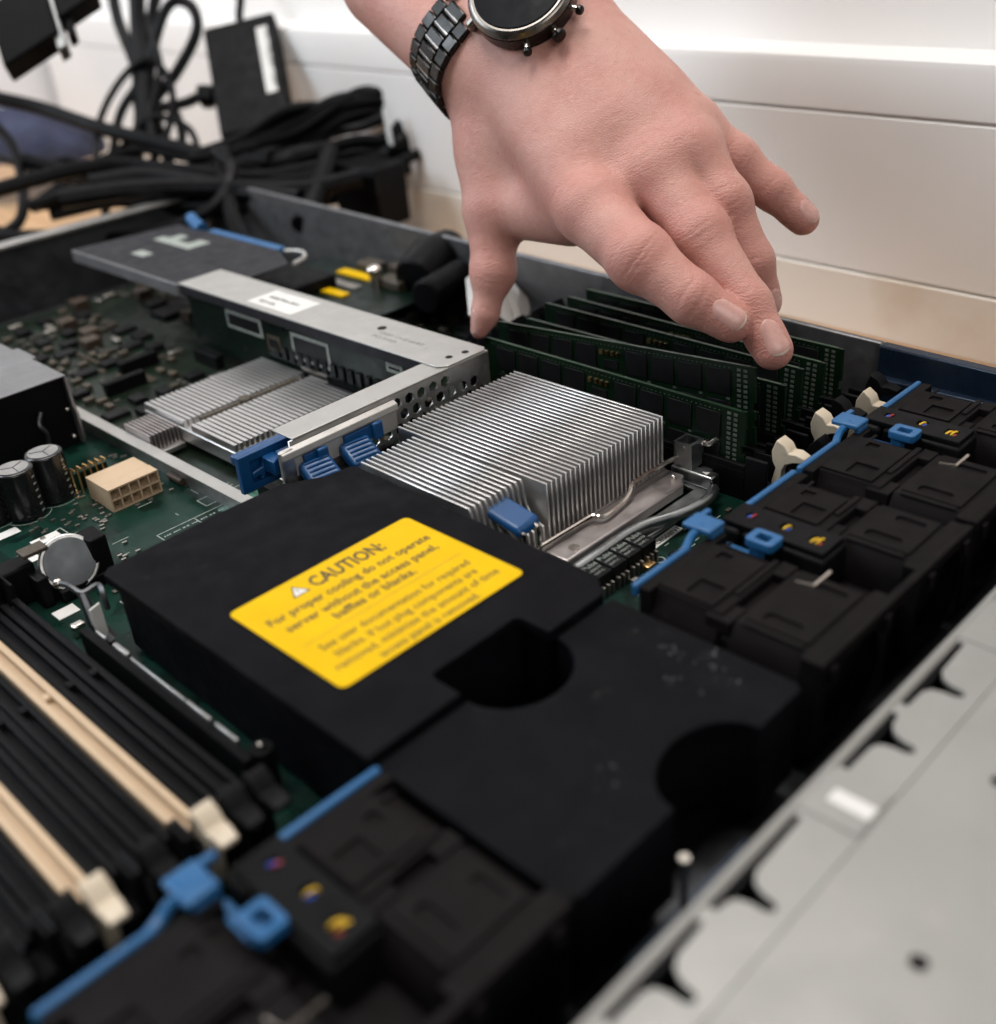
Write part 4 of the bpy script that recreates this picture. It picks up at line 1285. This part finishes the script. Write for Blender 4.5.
for (lab, pts_, r_) in (
        ('thin black lead looping over the knot of cables, widest loop', [(21.92,78.73,5.39), (25.49,82.10,9.86), (29.92,83.70,13.12), (32.34,82.28,14.16), (32.52,80.01,11.50), (29.04,77.12,7.73), (25.05,75.88,5.46)], .35),
        ('thin black lead curling below the tall loop', [(25.66,79.88,7.25), (29.41,79.74,9.49), (31.57,76.85,8.37), (30.40,74.49,6.02), (27.47,74.80,4.95), (25.92,77.13,6.07)], .35),
        ('thin black lead climbing from the knot to the top of the picture', [(26.47,75.21,4.29), (29.33,79.68,9.32), (32.49,81.43,13.27), (34.34,84.59,17.44), (36.87,85.52,21.60)], .35),
        ('thin black lead sagging along the left side of the bench', [(16.28,87.97,8.44), (17.72,82.36,7.03), (20.60,79.95,7.38), (21.97,75.78,5.70), (24.83,73.39,6.05)], .35),
        ('thin black lead crossing the bench toward the coil', [(16.34,78.77,4.85), (21.71,78.49,6.83), (26.00,76.59,7.48), (29.00,71.39,6.43), (32.61,68.38,6.87)], .4)):
    cable(lab, pts_, r_, 7)
MB_ = MB().obox(V((40.03,57.06,8.28)), (.2, .3, .9), (.1, .5, 0), (.0, .1, .6)).build('cable_tie', m_white, None, base=(40.03,57.06,8.28), bevel=.1)
tag(MB_, 'small pale tie around the right end of the coiled cable', 'cable tie')
for (lab, pts_, r_) in (
        ('black cable crossing the rear of the case, highest of three', [(14.62,70.43,6.27), (19.56,67.45,6.31), (23.79,63.26,5.99), (29.08,56.29,5.40), (33.65,53.81,5.65)], .8),
        ('black cable crossing the rear of the case, middle of three', [(17.80,71.00,6.73), (22.15,68.46,6.63), (25.51,61.39,5.64), (28.16,55.19,4.91)], .9),
        ('black cable hanging down over the rear of the case toward the dark cover', [(28.06,65.65,8.04), (25.39,61.51,5.65), (23.01,57.53,3.80), (21.97,54.29,2.48)], .7),
        ('black cable hanging over the case wall beside the coil', [(34.69,58.89,7.30), (30.14,55.21,5.28), (25.61,52.03,3.90)], .8),
        ('thin grey cable hanging down the white wall right of the adapter', [(49.21,80.16,19.36), (47.99,77.73,14.85), (46.61,76.19,11.27), (43.48,73.80,8.56)], .25)):
    cable(lab, pts_, r_, 7)
grp = 'black leads tangled along the rear of the case'
rs = random.Random(9)
tang = [[(17.19,83.10,7.34), (20.77,77.14,6.01), (24.44,69.71,4.93), (28.68,63.55,4.13), (34.61,59.60,4.10), (39.65,56.81,4.53)],
        [(13.92,73.41,5.21), (18.94,70.35,5.26), (23.01,65.89,4.40), (26.90,60.80,4.53), (31.87,57.48,4.19)],
        [(24.12,77.49,6.42), (27.65,69.85,4.90), (31.62,62.90,4.77), (36.37,58.70,5.05), (40.60,56.63,5.41)],
        [(17.04,75.68,5.77), (21.85,68.82,4.75), (26.01,61.20,4.01), (28.98,56.63,3.70)]]
for q in tang:
    for k in range(4):
        off = V(rs.uniform(-1.2, 1.2), rs.uniform(-1.2, 1.2), rs.uniform(-.9, .9))
        cable('black lead in the tangle along the rear of the case', [tuple(V(p) + off + V(rs.uniform(-.6, .6), rs.uniform(-.6, .6), rs.uniform(-.5, .5))) for p in q], .5, 6, group=grp)
bxs = thing('black_box', 'black plastic box below the right end of the coiled cable, by the wall', 'plastic box', (32.69,51.71,3.85))
c = V((36.39,55.94,3.58))
MB().obox(c, (.3, -2.6, -.1), (2.0, .3, 0), (0, 0, 2.6)).build('body', m_black, bxs, bevel=.2)
MB().obox(c + V(-1.9, -1.8, 1.4), (.3, -1.1, -.1), (.2, .1, 0), (0, 0, .8)).build('socket', m_cable, bxs, bevel=.1)
# angled black plug block close to the top left corner
kp = thing('plug_block', 'black angular plug block with a grey clip, hanging in at the top left corner', 'plug', (16.80,72.28,19.16))
a_, b_ = V((12.66,74.66,17.29)), V((23.20,71.70,21.97))
ax_ = (b_ - a_); up_ = V((18.04,74.20,23.05)) - V((17.09,71.70,18.76))
MB().obox(a_ + ax_ * .42, ax_ * .22, up_ * .5, ax_.cross(up_).normalized() * 1.5).build('body', m_black, kp, bevel=.2)
MB().obox(a_ + ax_ * .82 + up_ * .12, ax_ * .16, up_ * .42, ax_.cross(up_).normalized() * 1.3).build('plug_head', m_black, kp, bevel=.2)
MB().obox(a_ + ax_ * .63 - up_ * .22, ax_ * .035, up_ * .5, ax_.cross(up_).normalized() * 1.1).build('grey_clip', m_lever, kp, bevel=.1)
MB().obox(a_ + ax_ * .72 - up_ * .42, ax_ * .03, up_ * .2, ax_.cross(up_).normalized() * .8).build('hook', m_black, kp, bevel=.1)
# folded dark cloth on the bench
rs = random.Random(11)
cl_ = V((30.35,111.28,4.59))
vs, fs = [], []
exx = V((36.42,104.25,2.84)) - V((22.17,119.63,5.51))
upz = V(0, 0, 1)
dep = exx.cross(upz).normalized()
NX, NY = 28, 16
for i in range(NX):
    for jx in range(NY):
        u_, a = i / (NX - 1), jx / (NY - 1) * math.pi
        tp = (1 - (2 * u_ - 1) ** 4) ** .5
        hgt = 6.2 * tp * (1 - .35 * u_) * (1 + .16 * math.sin(u_ * 17 + a * 2) + .1 * math.sin(a * 7 + u_ * 5)) + rs.uniform(-.15, .15)
        vs.append(V((21.69,119.27,4.50)) * (1 - u_) + V((35.92,104.60,2.69)) * u_ + dep * (math.cos(a) * 7 * tp) + upz * (math.sin(a) * hgt))
        vs[-1].z = max(DESK_Z + .02, vs[-1].z - max(0, vs[0].z - DESK_Z))
for i in range(NX - 1):
    for jx in range(NY - 1):
        fs.append((i * NY + jx, (i + 1) * NY + jx, (i + 1) * NY + jx + 1, i * NY + jx + 1))
o = MB().add(vs, fs).build('dark_cloth', m_navy, None, base=(cl_.x, cl_.y, DESK_Z), smooth=70)
md = o.modifiers.new('s', 'SUBSURF'); md.levels = md.render_levels = 1
tag(o, 'crumpled dark navy cloth lying on the bench at the left edge', 'cloth')
# loose papers on the bench behind the case
q = V((24.50,92.79,-1.10))

# ================================================================== HAND
H = 0.11


class Field:
    def __init__(s, lo, hi):
        s.lo = np.array(lo, np.float32)
        n = np.ceil((np.array(hi) - s.lo) / H).astype(int) + 1
        s.n = n
        s.F = np.full(n, 3.0, np.float32)

    def region(s, lo, hi):
        a = np.clip(np.floor((lo - s.lo) / H).astype(int), 0, s.n)
        b = np.clip(np.ceil((hi - s.lo) / H).astype(int) + 1, 0, s.n)
        sl = tuple(slice(i, j) for i, j in zip(a, b))
        ax = [s.lo[i] + H * np.arange(a[i], b[i], dtype=np.float32) for i in range(3)]
        return sl, np.stack(np.meshgrid(*ax, indexing='ij'), -1)

    def cone(s, p0, p1, r0, r1, k, flat=None):
        p0, p1 = np.array(p0, np.float32), np.array(p1, np.float32)
        m = max(r0, r1) + max(k, .5) + .4
        sl, P = s.region(np.minimum(p0, p1) - m, np.maximum(p0, p1) + m)
        if P.size == 0:
            return
        d = p1 - p0
        q = P - p0
        t = np.clip((q @ d) / max(1e-6, d @ d), 0, 1)
        w_ = q - t[..., None] * d
        if flat is not None:
            n = np.array(flat[0], np.float32)
            w_ = w_ + n * ((w_ @ n) * (flat[1] - 1))[..., None]
        e = np.sqrt((w_ ** 2).sum(-1)) - (r0 + (r1 - r0) * t)
        s.mix(sl, e, k)

    def mix(s, sl, e, k):
        a = s.F[sl]
        if k > 0:
            h = np.maximum(k - np.abs(a - e), 0) / k
            s.F[sl] = np.minimum(a, e) - h * h * k / 4
        else:
            s.F[sl] = np.minimum(a, e)


def surface_nets(F, lo):
    n = np.array(F.shape)
    neg = F < 0
    idx = np.full(n - 1, -1, np.int64)
    c = [neg[i:n[0] - 1 + i, j:n[1] - 1 + j, k:n[2] - 1 + k] for i in (0, 1) for j in (0, 1) for k in (0, 1)]
    sm = sum(x.astype(np.int8) for x in c)
    act = (sm > 0) & (sm < 8)
    cells = np.argwhere(act)
    idx[act] = np.arange(len(cells))
    corner = [(i, j, k) for i in (0, 1) for j in (0, 1) for k in (0, 1)]
    acc = np.zeros((len(cells), 3)); cnt = np.zeros(len(cells))
    for a in range(8):
        for b in range(a + 1, 8):
            ca, cb = np.array(corner[a]), np.array(corner[b])
            if np.abs(ca - cb).sum() != 1:
                continue
            va = F[tuple((cells + ca).T)]; vb = F[tuple((cells + cb).T)]
            cr = (va < 0) != (vb < 0)
            t = np.where(cr, va / np.where(cr, va - vb, 1), 0)
            acc += np.where(cr[:, None], ca + (cb - ca) * t[:, None], 0)
            cnt += cr
    verts = (cells + acc / cnt[:, None]) * H + lo
    quads = []
    for ax in range(3):
        sl0 = [slice(1, n[i] - 1) for i in range(3)]; sl1 = list(sl0)
        sl0[ax] = slice(0, n[ax] - 1); sl1[ax] = slice(1, n[ax])
        a, b = neg[tuple(sl0)], neg[tuple(sl1)]
        e = np.argwhere(a != b)
        flip = a[tuple(e.T)]
        off = [0 if i == ax else 1 for i in range(3)]
        g = e + np.array(off)
        o1, o2 = [i for i in range(3) if i != ax]
        d1 = np.zeros(3, int); d1[o1] = 1
        d2 = np.zeros(3, int); d2[o2] = 1
        q = np.stack([idx[tuple((g - d1 - d2).T)], idx[tuple((g - d2).T)], idx[tuple(g.T)], idx[tuple((g - d1).T)]], 1)
        if ax == 1:
            flip = ~flip
        q[~flip] = q[~flip][:, ::-1]
        quads.append(q)
    q = np.concatenate(quads)
    return verts, q[(q >= 0).all(1)]


CAMP = np.array((-24.5447, -22.1110, 26.7535))


def A(*p):
    return np.array(p[0] if len(p) == 1 else p, float)


WL, WR = A((19.44,24.11,18.23)), A((23.62,21.32,21.61))
WC = (WL + WR) / 2
FL, FR = A((21.58,32.36,22.19)), A((26.11,29.88,26.38))
fing = {
    'index': [A((16.42,13.41,12.51)), A((15.06,9.14,10.90)), A((15.30,6.29,9.36)), A((15.93,4.61,8.38))],
    'middle': [A((19.23,11.61,13.73)), A((18.20,7.99,11.34)), A((17.51,4.76,8.63)), A((17.08,3.06,6.97))],
    'ring': [A((20.94,10.82,14.36)), A((20.46,8.21,12.29)), A((20.59,6.59,9.58)), A((20.96,6.05,7.53))],
    'pinky': [A((22.66,11.96,15.23)), A((23.62,9.75,13.56)), A((24.38,8.00,12.04)), A((25.15,6.59,10.56))],
    'thumb': [A((17.58,21.21,11.37)), A((16.21,20.32,8.01)), A((15.26,20.26,5.83)), A((14.80,20.37,5.01))],
}
rad = {'index': [1.72, 1.46, 1.16, .86], 'middle': [1.62, 1.36, 1.08, .84], 'ring': [1.66, 1.22, 1.02, .80], 'pinky': [1.40, 1.06, .95, .74], 'thumb': [1.55, 1.14, .70, .38]}
meta = {'index': (A((20.20,22.57,18.17)), 2.3), 'middle': (A((21.09,21.83,19.07)), 2.3), 'ring': (A((21.70,21.23,19.84)), 2.3), 'pinky': (A((22.44,21.06,20.49)), 2.2), 'thumb': (A((19.88,23.12,17.28)), 2.4)}
pts = np.array([p for f in fing.values() for p in f] + [WL, WR, FL, FR])
lo, hi = pts.min(0) - 4.2, pts.max(0) + 4.2
palm = Field(lo, hi)
palm.cone(FL, WL, 3.1, 2.45, .5)
palm.cone(FR, WR, 3.3, 2.5, .5)
palm.cone((FL + FR) / 2, WC, 3.6, 2.7, 1.0)
for nme in ('index', 'middle', 'ring', 'pinky'):
    palm.cone(meta[nme][0], fing[nme][0], meta[nme][1], rad[nme][0], 2.0)
palm.cone(meta['thumb'][0], fing['thumb'][0], 2.35, 1.62, 1.3)
palm.cone(A((17.75,20.56,11.14)), A((17.76,15.67,11.55)), 1.55, 1.75, 1.6)
palm.cone(A((19.00,21.86,13.86)), A((20.47,15.95,14.09)), 2.0, 2.0, 1.5)
for n1_, n2_, ra, rb in (('index', 'middle', 2.3, 1.72), ('middle', 'ring', 2.2, 1.62), ('ring', 'pinky', 2.1, 1.4)):
    m_a, m_b = (meta[n1_][0] + meta[n2_][0]) / 2, (fing[n1_][0] + fing[n2_][0]) / 2
    palm.cone(m_a, m_a * .3 + m_b * .7, ra, rb, 1.8)
# knuckle pads and tendons
for nme, h_ in (('index', .55), ('middle', .5), ('ring', .35)):
    p = fing[nme][0]
    d = CAMP - p; d /= np.linalg.norm(d)
    palm.cone(p + d * (rad[nme][0] - .95), p + d * (rad[nme][0] - .90), .95, .95, 1.4)
total = None
grid = palm
F0 = palm.F.copy()
out_ = F0.copy()
for nme in fing:
    j, r = fing[nme], rad[nme]
    f = Field(lo, hi)
    f.F = np.full(palm.n, 3.0, np.float32)
    ks = .55
    m0 = j[0] * .62 + j[1] * .38
    for a in range(3):
        f.cone(j[a] if a else j[0] * .8 + j[1] * .2, j[a + 1], r[a], r[a + 1], ks)
    # pulp of the fingertip and slightly wider joints
    f.cone(j[2] * .3 + j[3] * .7, j[3], r[3] * 1.05, r[3], .4)
    f.cone(j[1], j[1], r[1] * 1.0, r[1] * 1.0, .5)
    k = .6
    h = np.maximum(k - np.abs(F0 - f.F), 0) / k
    c_ = np.minimum(F0, f.F) - h * h * k / 4
    out_ = np.minimum(out_, c_)
verts, quads = surface_nets(out_, lo)

# smooth a little, then press creases over the joints
from collections import defaultdict


def relax(v, q, it, amt):
    e = np.concatenate([q[:, [0, 1]], q[:, [1, 2]], q[:, [2, 3]], q[:, [3, 0]]])
    e = np.concatenate([e, e[:, ::-1]])
    for _ in range(it):
        s_ = np.zeros_like(v); c_ = np.zeros(len(v))
        for ax in range(3):
            s_[:, ax] = np.bincount(e[:, 0], v[e[:, 1], ax], len(v))
        c_ = np.bincount(e[:, 0], minlength=len(v))
        v = v + amt * (s_ / np.maximum(c_, 1)[:, None] - v)
    return v


verts = relax(verts, quads, 7, .5)


def normals(v, q):
    n = np.cross(v[q[:, 2]] - v[q[:, 0]], v[q[:, 3]] - v[q[:, 1]])
    N = np.zeros_like(v)
    for k in range(4):
        for ax in range(3):
            N[:, ax] += np.bincount(q[:, k], n[:, ax], len(v))
    return N / np.maximum(np.linalg.norm(N, axis=1), 1e-9)[:, None]


N = normals(verts, quads)
red = np.zeros(len(verts)); disp = np.zeros(len(verts))
rsd = np.random.RandomState(4)
for nme in fing:
    j, r = fing[nme], rad[nme]
    for a, amp in ((0, .9), (1, 1.0), (2, .7)):
        p = j[a]
        d0 = j[a + 1] - p; d0 /= np.linalg.norm(d0)
        rel = verts - p
        near = np.exp(-(np.linalg.norm(rel, axis=1) / (r[a] * 1.35)) ** 4)
        dors = CAMP - p; dors -= d0 * (dors @ d0); dors /= np.linalg.norm(dors)
        side = np.clip((N @ dors) * 1.6 - .35, 0, 1)
        red += .55 * near * side * amp
        if nme == 'thumb' and a == 0:
            continue
        t = rel @ d0
        lat = rel @ np.cross(d0, dors)
        for off in ((-.42, .10, .30, .5) if a == 1 else (-.2, .1, .3) if a == 2 else (-.7, -.4, -.1, .25, .55)):
            o_ = off + rsd.uniform(-.06, .06)
            curve = o_ + (.22 * np.sign(off) * (1 - (lat / r[a]) ** 2) if a else .12 * np.sin(lat * 3 + off * 9))
            disp -= near * side * (.05 if a else .035) * np.exp(-((t - curve) / .06) ** 2) * np.clip(1.15 - np.abs(lat) / r[a], 0, 1)
    tip = np.exp(-(np.linalg.norm(verts - j[3], axis=1) / (r[3] * 2.0)) ** 2)
    red += .5 * tip
verts = verts + N * disp[:, None]


def np_mesh(name, v, q, attr=None):
    me = bpy.data.meshes.new(name)
    me.from_pydata(v.tolist(), [], q.tolist())
    if attr is not None:
        at = me.attributes.new('redness', 'FLOAT', 'POINT')
        at.data.foreach_set('value', attr.astype(np.float32))
    return me


m_skin = bpy.data.materials.new('skin')
m_skin.use_nodes = True
nt = m_skin.node_tree
b = nt.nodes['Principled BSDF']
L_ = nt.links.new
tc = nt.nodes.new('ShaderNodeTexCoord')


def nz(scale, detail, rough=.5):
    n = nt.nodes.new('ShaderNodeTexNoise')
    n.inputs['Scale'].default_value = scale; n.inputs['Detail'].default_value = detail; n.inputs['Roughness'].default_value = rough
    L_(tc.outputs['Object'], n.inputs['Vector'])
    return n.outputs['Fac']


def cmix(fac, a, c, typ='MIX'):
    x = nt.nodes.new('ShaderNodeMix'); x.data_type = 'RGBA'; x.blend_type = typ
    L_(fac, x.inputs['Factor'])
    for s_, v in ((x.inputs[6], a), (x.inputs[7], c)):
        if hasattr(v, 'links'):
            L_(v, s_)
        else:
            s_.default_value = (*v, 1)
    return x.outputs[2]


def mr(f_, a0, a1, b0, b1):
    x = nt.nodes.new('ShaderNodeMapRange')
    for i, v in enumerate((a0, a1, b0, b1)):
        x.inputs[1 + i].default_value = v
    L_(f_, x.inputs[0])
    return x.outputs[0]


att = nt.nodes.new('ShaderNodeAttribute'); att.attribute_name = 'redness'
c1 = cmix(mr(nz(45, 4), .35, .68, 0, 1), (0.565, 0.305, 0.255), (0.50, 0.23, 0.19))
c2 = cmix(mr(nz(420, 5, .7), .42, .75, 0, .45), c1, (0.60, 0.355, 0.30))
ml = nt.nodes.new('ShaderNodeMath'); ml.operation = 'MULTIPLY'; ml.use_clamp = True
L_(att.outputs['Fac'], ml.inputs[0]); ml.inputs[1].default_value = 1.0
c3 = cmix(ml.outputs[0], c2, (0.47, 0.18, 0.145))
c4 = cmix(mr(nz(150, 2), .70, .76, 0, .35), c3, (0.38, 0.17, 0.12))
L_(c4, b.inputs['Base Color'])
b.inputs['Roughness'].default_value = .47
b.inputs['Subsurface Weight'].default_value = .22
b.inputs['Subsurface Radius'].default_value = (1, .35, .2)
b.inputs['Subsurface Scale'].default_value = .003
b.inputs['Specular IOR Level'].default_value = .4
vor = nt.nodes.new('ShaderNodeTexVoronoi'); vor.inputs['Scale'].default_value = 1100; vor.feature = 'DISTANCE_TO_EDGE'
L_(tc.outputs['Object'], vor.inputs['Vector'])
ad = nt.nodes.new('ShaderNodeMath'); ad.operation = 'ADD'
L_(mr(vor.outputs['Distance'], 0, .25, 0, .5), ad.inputs[0]); L_(mr(nz(300, 6, .6), .2, .8, 0, 1.2), ad.inputs[1])
bp = nt.nodes.new('ShaderNodeBump'); bp.inputs['Strength'].default_value = .55; bp.inputs['Distance'].default_value = .0003
wr = nt.nodes.new('ShaderNodeTexWave'); wr.inputs['Scale'].default_value = 230; wr.inputs['Distortion'].default_value = 9; wr.inputs['Detail'].default_value = 3; wr.inputs['Detail Scale'].default_value = 1.2
wr.bands_direction = 'DIAGONAL'
L_(tc.outputs['Object'], wr.inputs['Vector'])
wm = nt.nodes.new('ShaderNodeMath'); wm.operation = 'MULTIPLY'
L_(wr.outputs['Fac'], wm.inputs[0]); L_(att.outputs['Fac'], wm.inputs[1])
wm2 = nt.nodes.new('ShaderNodeMath'); wm2.operation = 'MULTIPLY_ADD'; wm2.inputs[1].default_value = 1.1
L_(wm.outputs[0], wm2.inputs[0]); L_(ad.outputs[0], wm2.inputs[2])
L_(wm2.outputs[0], bp.inputs['Height']); L_(bp.outputs['Normal'], b.inputs['Normal'])

pe = thing('person', 'left hand of a person reaching in, thumb and middle finger on the memory modules', 'person', tuple(WC))
hand = link('hand', np_mesh('hand', verts, quads, red), m_skin, pe, smooth=180)

# nails: thin curved plates let into the ends of the fingers
from mathutils.bvhtree import BVHTree
bvh = BVHTree.FromPolygons([tuple(v) for v in verts], [tuple(q) for q in quads])


def nail(nme, dors, c_px, up_len, half_w, tipw):
    j, r = fing[nme], rad[nme]
    d0 = j[3] - j[2]; d0 /= np.linalg.norm(d0)
    dors = np.array(dors, float); dors -= d0 * (dors @ d0); dors /= np.linalg.norm(dors)
    lat = np.cross(d0, dors)
    n_, m_n = 15, 11
    P = []
    ctr = j[3] + d0 * c_px
    for i in range(n_):
        s_ = i / (n_ - 1)
        t = (s_ - 1) * up_len
        wv = half_w * (1 - .14 * (1 - s_)) * (1 - .35 * max(0, (.16 - s_) / .16) ** 2)
        wv *= (1 - .35 * max(0, (s_ - .85) / .15) ** 2)
        for k in range(m_n):
            u_ = 2 * k / (m_n - 1) - 1
            bow = -.16 * u_ * u_ * (1 if s_ > .5 else -1.2) * (abs(s_ - .5) * 2)
            q0 = ctr + d0 * (t + bow) + lat * (u_ * wv)
            hit = bvh.ray_cast(Vector(q0 + dors * 3), Vector(-dors))
            if hit[0] is None:
                base_h = 0
                p = q0 + dors * (r[3] * (1 - .3 * u_ * u_))
            else:
                p = np.array(hit[0])
            P.append((s_, u_, p))
    pos = []
    for i in range(n_):
        for k in range(m_n):
            s_, u_, p = P[i * m_n + k]
            lift = .035 * (1 - abs(u_) ** 6) * min(1, s_ / .12) - .02 * (abs(u_) ** 6) + .05 * max(0, s_ - .75)
            pos.append(p + dors * lift)
    fs = [(i * m_n + k, (i + 1) * m_n + k, (i + 1) * m_n + k + 1, i * m_n + k + 1) for i in range(n_ - 1) for k in range(m_n - 1)]
    me = bpy.data.meshes.new('nail')
    me.from_pydata([tuple(p) for p in pos], [], fs)
    me.materials.append(m_nail); me.materials.append(m_nailtip)
    o_ = link('fingernail', me, None, hand, smooth=180)
    bm = bmesh.new(); bm.from_mesh(o_.data)
    bmesh.ops.recalc_face_normals(bm, faces=bm.faces)
    avg = sum((f_.normal for f_ in bm.faces), Vector())
    if avg.dot(Vector(dors)) < 0:
        bmesh.ops.reverse_faces(bm, faces=bm.faces)
    bm.to_mesh(o_.data); bm.free()
    for p_ in o_.data.polygons:
        if p_.index // (m_n - 1) >= n_ - 2:
            p_.material_index = 1
    sd = o_.modifiers.new('t', 'SOLIDIFY'); sd.thickness = .05 * U; sd.offset = -1
    ss = o_.modifiers.new('s', 'SUBSURF'); ss.levels = ss.render_levels = 1
    return o_


def toward(p, dx, dy):       # direction from p to the viewer, leaned right / down
    d = CAMP - p; d /= np.linalg.norm(d)
    return d + dx * A(0.698, -0.712, -0.079) + dy * A(0.406, 0.303, 0.862)


nail('index', toward(fing['index'][3], .12, .28), .62, 1.75, .62, 0)
nail('middle', toward(fing['middle'][3], .35, .1), .62, 1.85, .62, 0)
nail('ring', toward(fing['ring'][3], .9, -.2), .45, 1.2, .58, 0)
nail('pinky', toward(fing['pinky'][3], .45, .5), .52, 1.35, .55, 0)
nail('thumb', toward(fing['thumb'][3], -1.5, .0), .28, 1.35, .42, 0)

# ================================================================== WRIST WATCH
aw = ((FL + FR) / 2 - WC); aw /= np.linalg.norm(aw)
e_ = (WL - WR) / 2
half = np.linalg.norm(e_)
e_ /= half
e_ -= aw * (e_ @ aw); e_ /= np.linalg.norm(e_)
nd = np.cross(aw, e_)
if nd @ (CAMP - WC) < 0:
    nd = -nd
wt = thing('wrist_watch', 'gunmetal wrist watch with round black face and link bracelet on the wrist', 'watch', tuple(WC + nd * 3))
bandc = WC + aw * .15


def ring_hit(th):
    d_ = nd * math.cos(th) + e_ * math.sin(th)
    hit = bvh.ray_cast(Vector(bandc + d_ * 9), Vector(-d_))
    return np.array(hit[0]) + d_ * .16


_th = [k * 2 * math.pi / 360 for k in range(-180, 180)]
_pt = np.array([ring_hit(t) for t in _th])
for _ in range(30):
    _pt = .5 * _pt + .25 * (np.roll(_pt, 1, 0) + np.roll(_pt, -1, 0))
_seg = np.linalg.norm(_pt - np.roll(_pt, 1, 0), axis=1)
_cum = np.cumsum(_seg) - np.cumsum(_seg)[180]


def ring_pt(s_):
    """arc length along the bracelet: 0 in the middle of the back of the wrist, + toward the thumb side"""
    i = int(np.clip(np.searchsorted(_cum, s_), 2, 357))
    p = _pt[i] + (_pt[i - 1] - _pt[i]) * np.clip((_cum[i] - s_) / max(1e-6, _cum[i] - _cum[i - 1]), 0, 1)
    t = _pt[i + 2] - _pt[i - 2]
    t = t / np.linalg.norm(t)
    n = np.cross(aw, t)
    n /= np.linalg.norm(n)
    if n @ (p - bandc) < 0:
        n = -n
    return p, t, n


ctr = A((19.89,20.50,21.97))
look = (ctr - CAMP) / np.linalg.norm(ctr - CAMP)
hitp = np.array(bvh.ray_cast(Vector(CAMP), Vector(look))[0])
S0 = _cum[int(np.argmin(np.linalg.norm(_pt - hitp, axis=1)))]
ctr = hitp - look * 1.25
fn = nd * .8 + (CAMP - ctr) / np.linalg.norm(CAMP - ctr) * .25 + A(0, 0, .12)
fn /= np.linalg.norm(fn)
fx = e_ - fn * (e_ @ fn); fx /= np.linalg.norm(fx)
fy = np.cross(fn, fx)
c0 = Vector(ctr); FN = Vector(fn)
cs_ = MB().cyl(c0 - FN * 1.35, c0 - FN * .35, 2.72, 2.82, n=64).build('case', m_watch, wt, bevel=.12)
MB().cyl(c0 - FN * .349, c0 + FN * .0, 2.86, 2.62, n=64).build('bezel', m_watchlite, wt, bevel=.1)
MB().cyl(c0 + FN * .001, c0 + FN * .05, 2.42, 2.38, n=64).build('glass', m_glass, wt, bevel=.03)
for ang, r0, l0, nm in ((-63, .24, .42, 'pusher'), (-93, .38, .42, 'crown'), (-120, .24, .42, 'pusher')):
    # placed round the rim on the hand side
    d_ = Vector(-aw) * math.cos(math.radians(ang + 93)) + Vector(-e_) * -math.sin(math.radians(ang + 93))
    d_ = (d_ - FN * d_.dot(FN)).normalized()
    s0 = c0 - FN * .7
    MB().cyl(s0 + d_ * 2.6, s0 + d_ * 3.2, .17, n=12).build(nm + '_stem', m_bright, wt)
    MB().cyl(s0 + d_ * 3.15, s0 + d_ * (3.15 + l0 * .8), r0, r0 * .92, n=18).build(nm, m_watch, wt, bevel=.1)
for sg in (1, -1):
    s_ = S0 + sg * 2.75
    for kk in (-1, 1):
        p, t, n = ring_pt(s_ - sg * .1)
        MB().obox(p + aw * kk * 1.62 + n * .05, t * .6, aw * .22, n * .42).build('lug', m_watchlite, wt, bevel=.12)
    for k in range(13):
        s_ = S0 + sg * (3.3 + k * .8)
        p, t, n = ring_pt(s_)
        lk = MB().obox(p, t * .385, aw * .72, n * .2).build('link', m_watch, wt, bevel=.09)
        p2, t2, n2 = ring_pt(s_ + sg * .4)
        for kk in (-1, 1):
            MB().obox(p2 + aw * kk * 1.17, t2 * .385, aw * .43, n2 * .19).build('side_link', m_watch, lk, bevel=.08)
        MB().obox((p + p2) / 2 + n * .03, t * .06, aw * .7, n * .185).build('link_bar', m_watchlite, lk, bevel=.03)
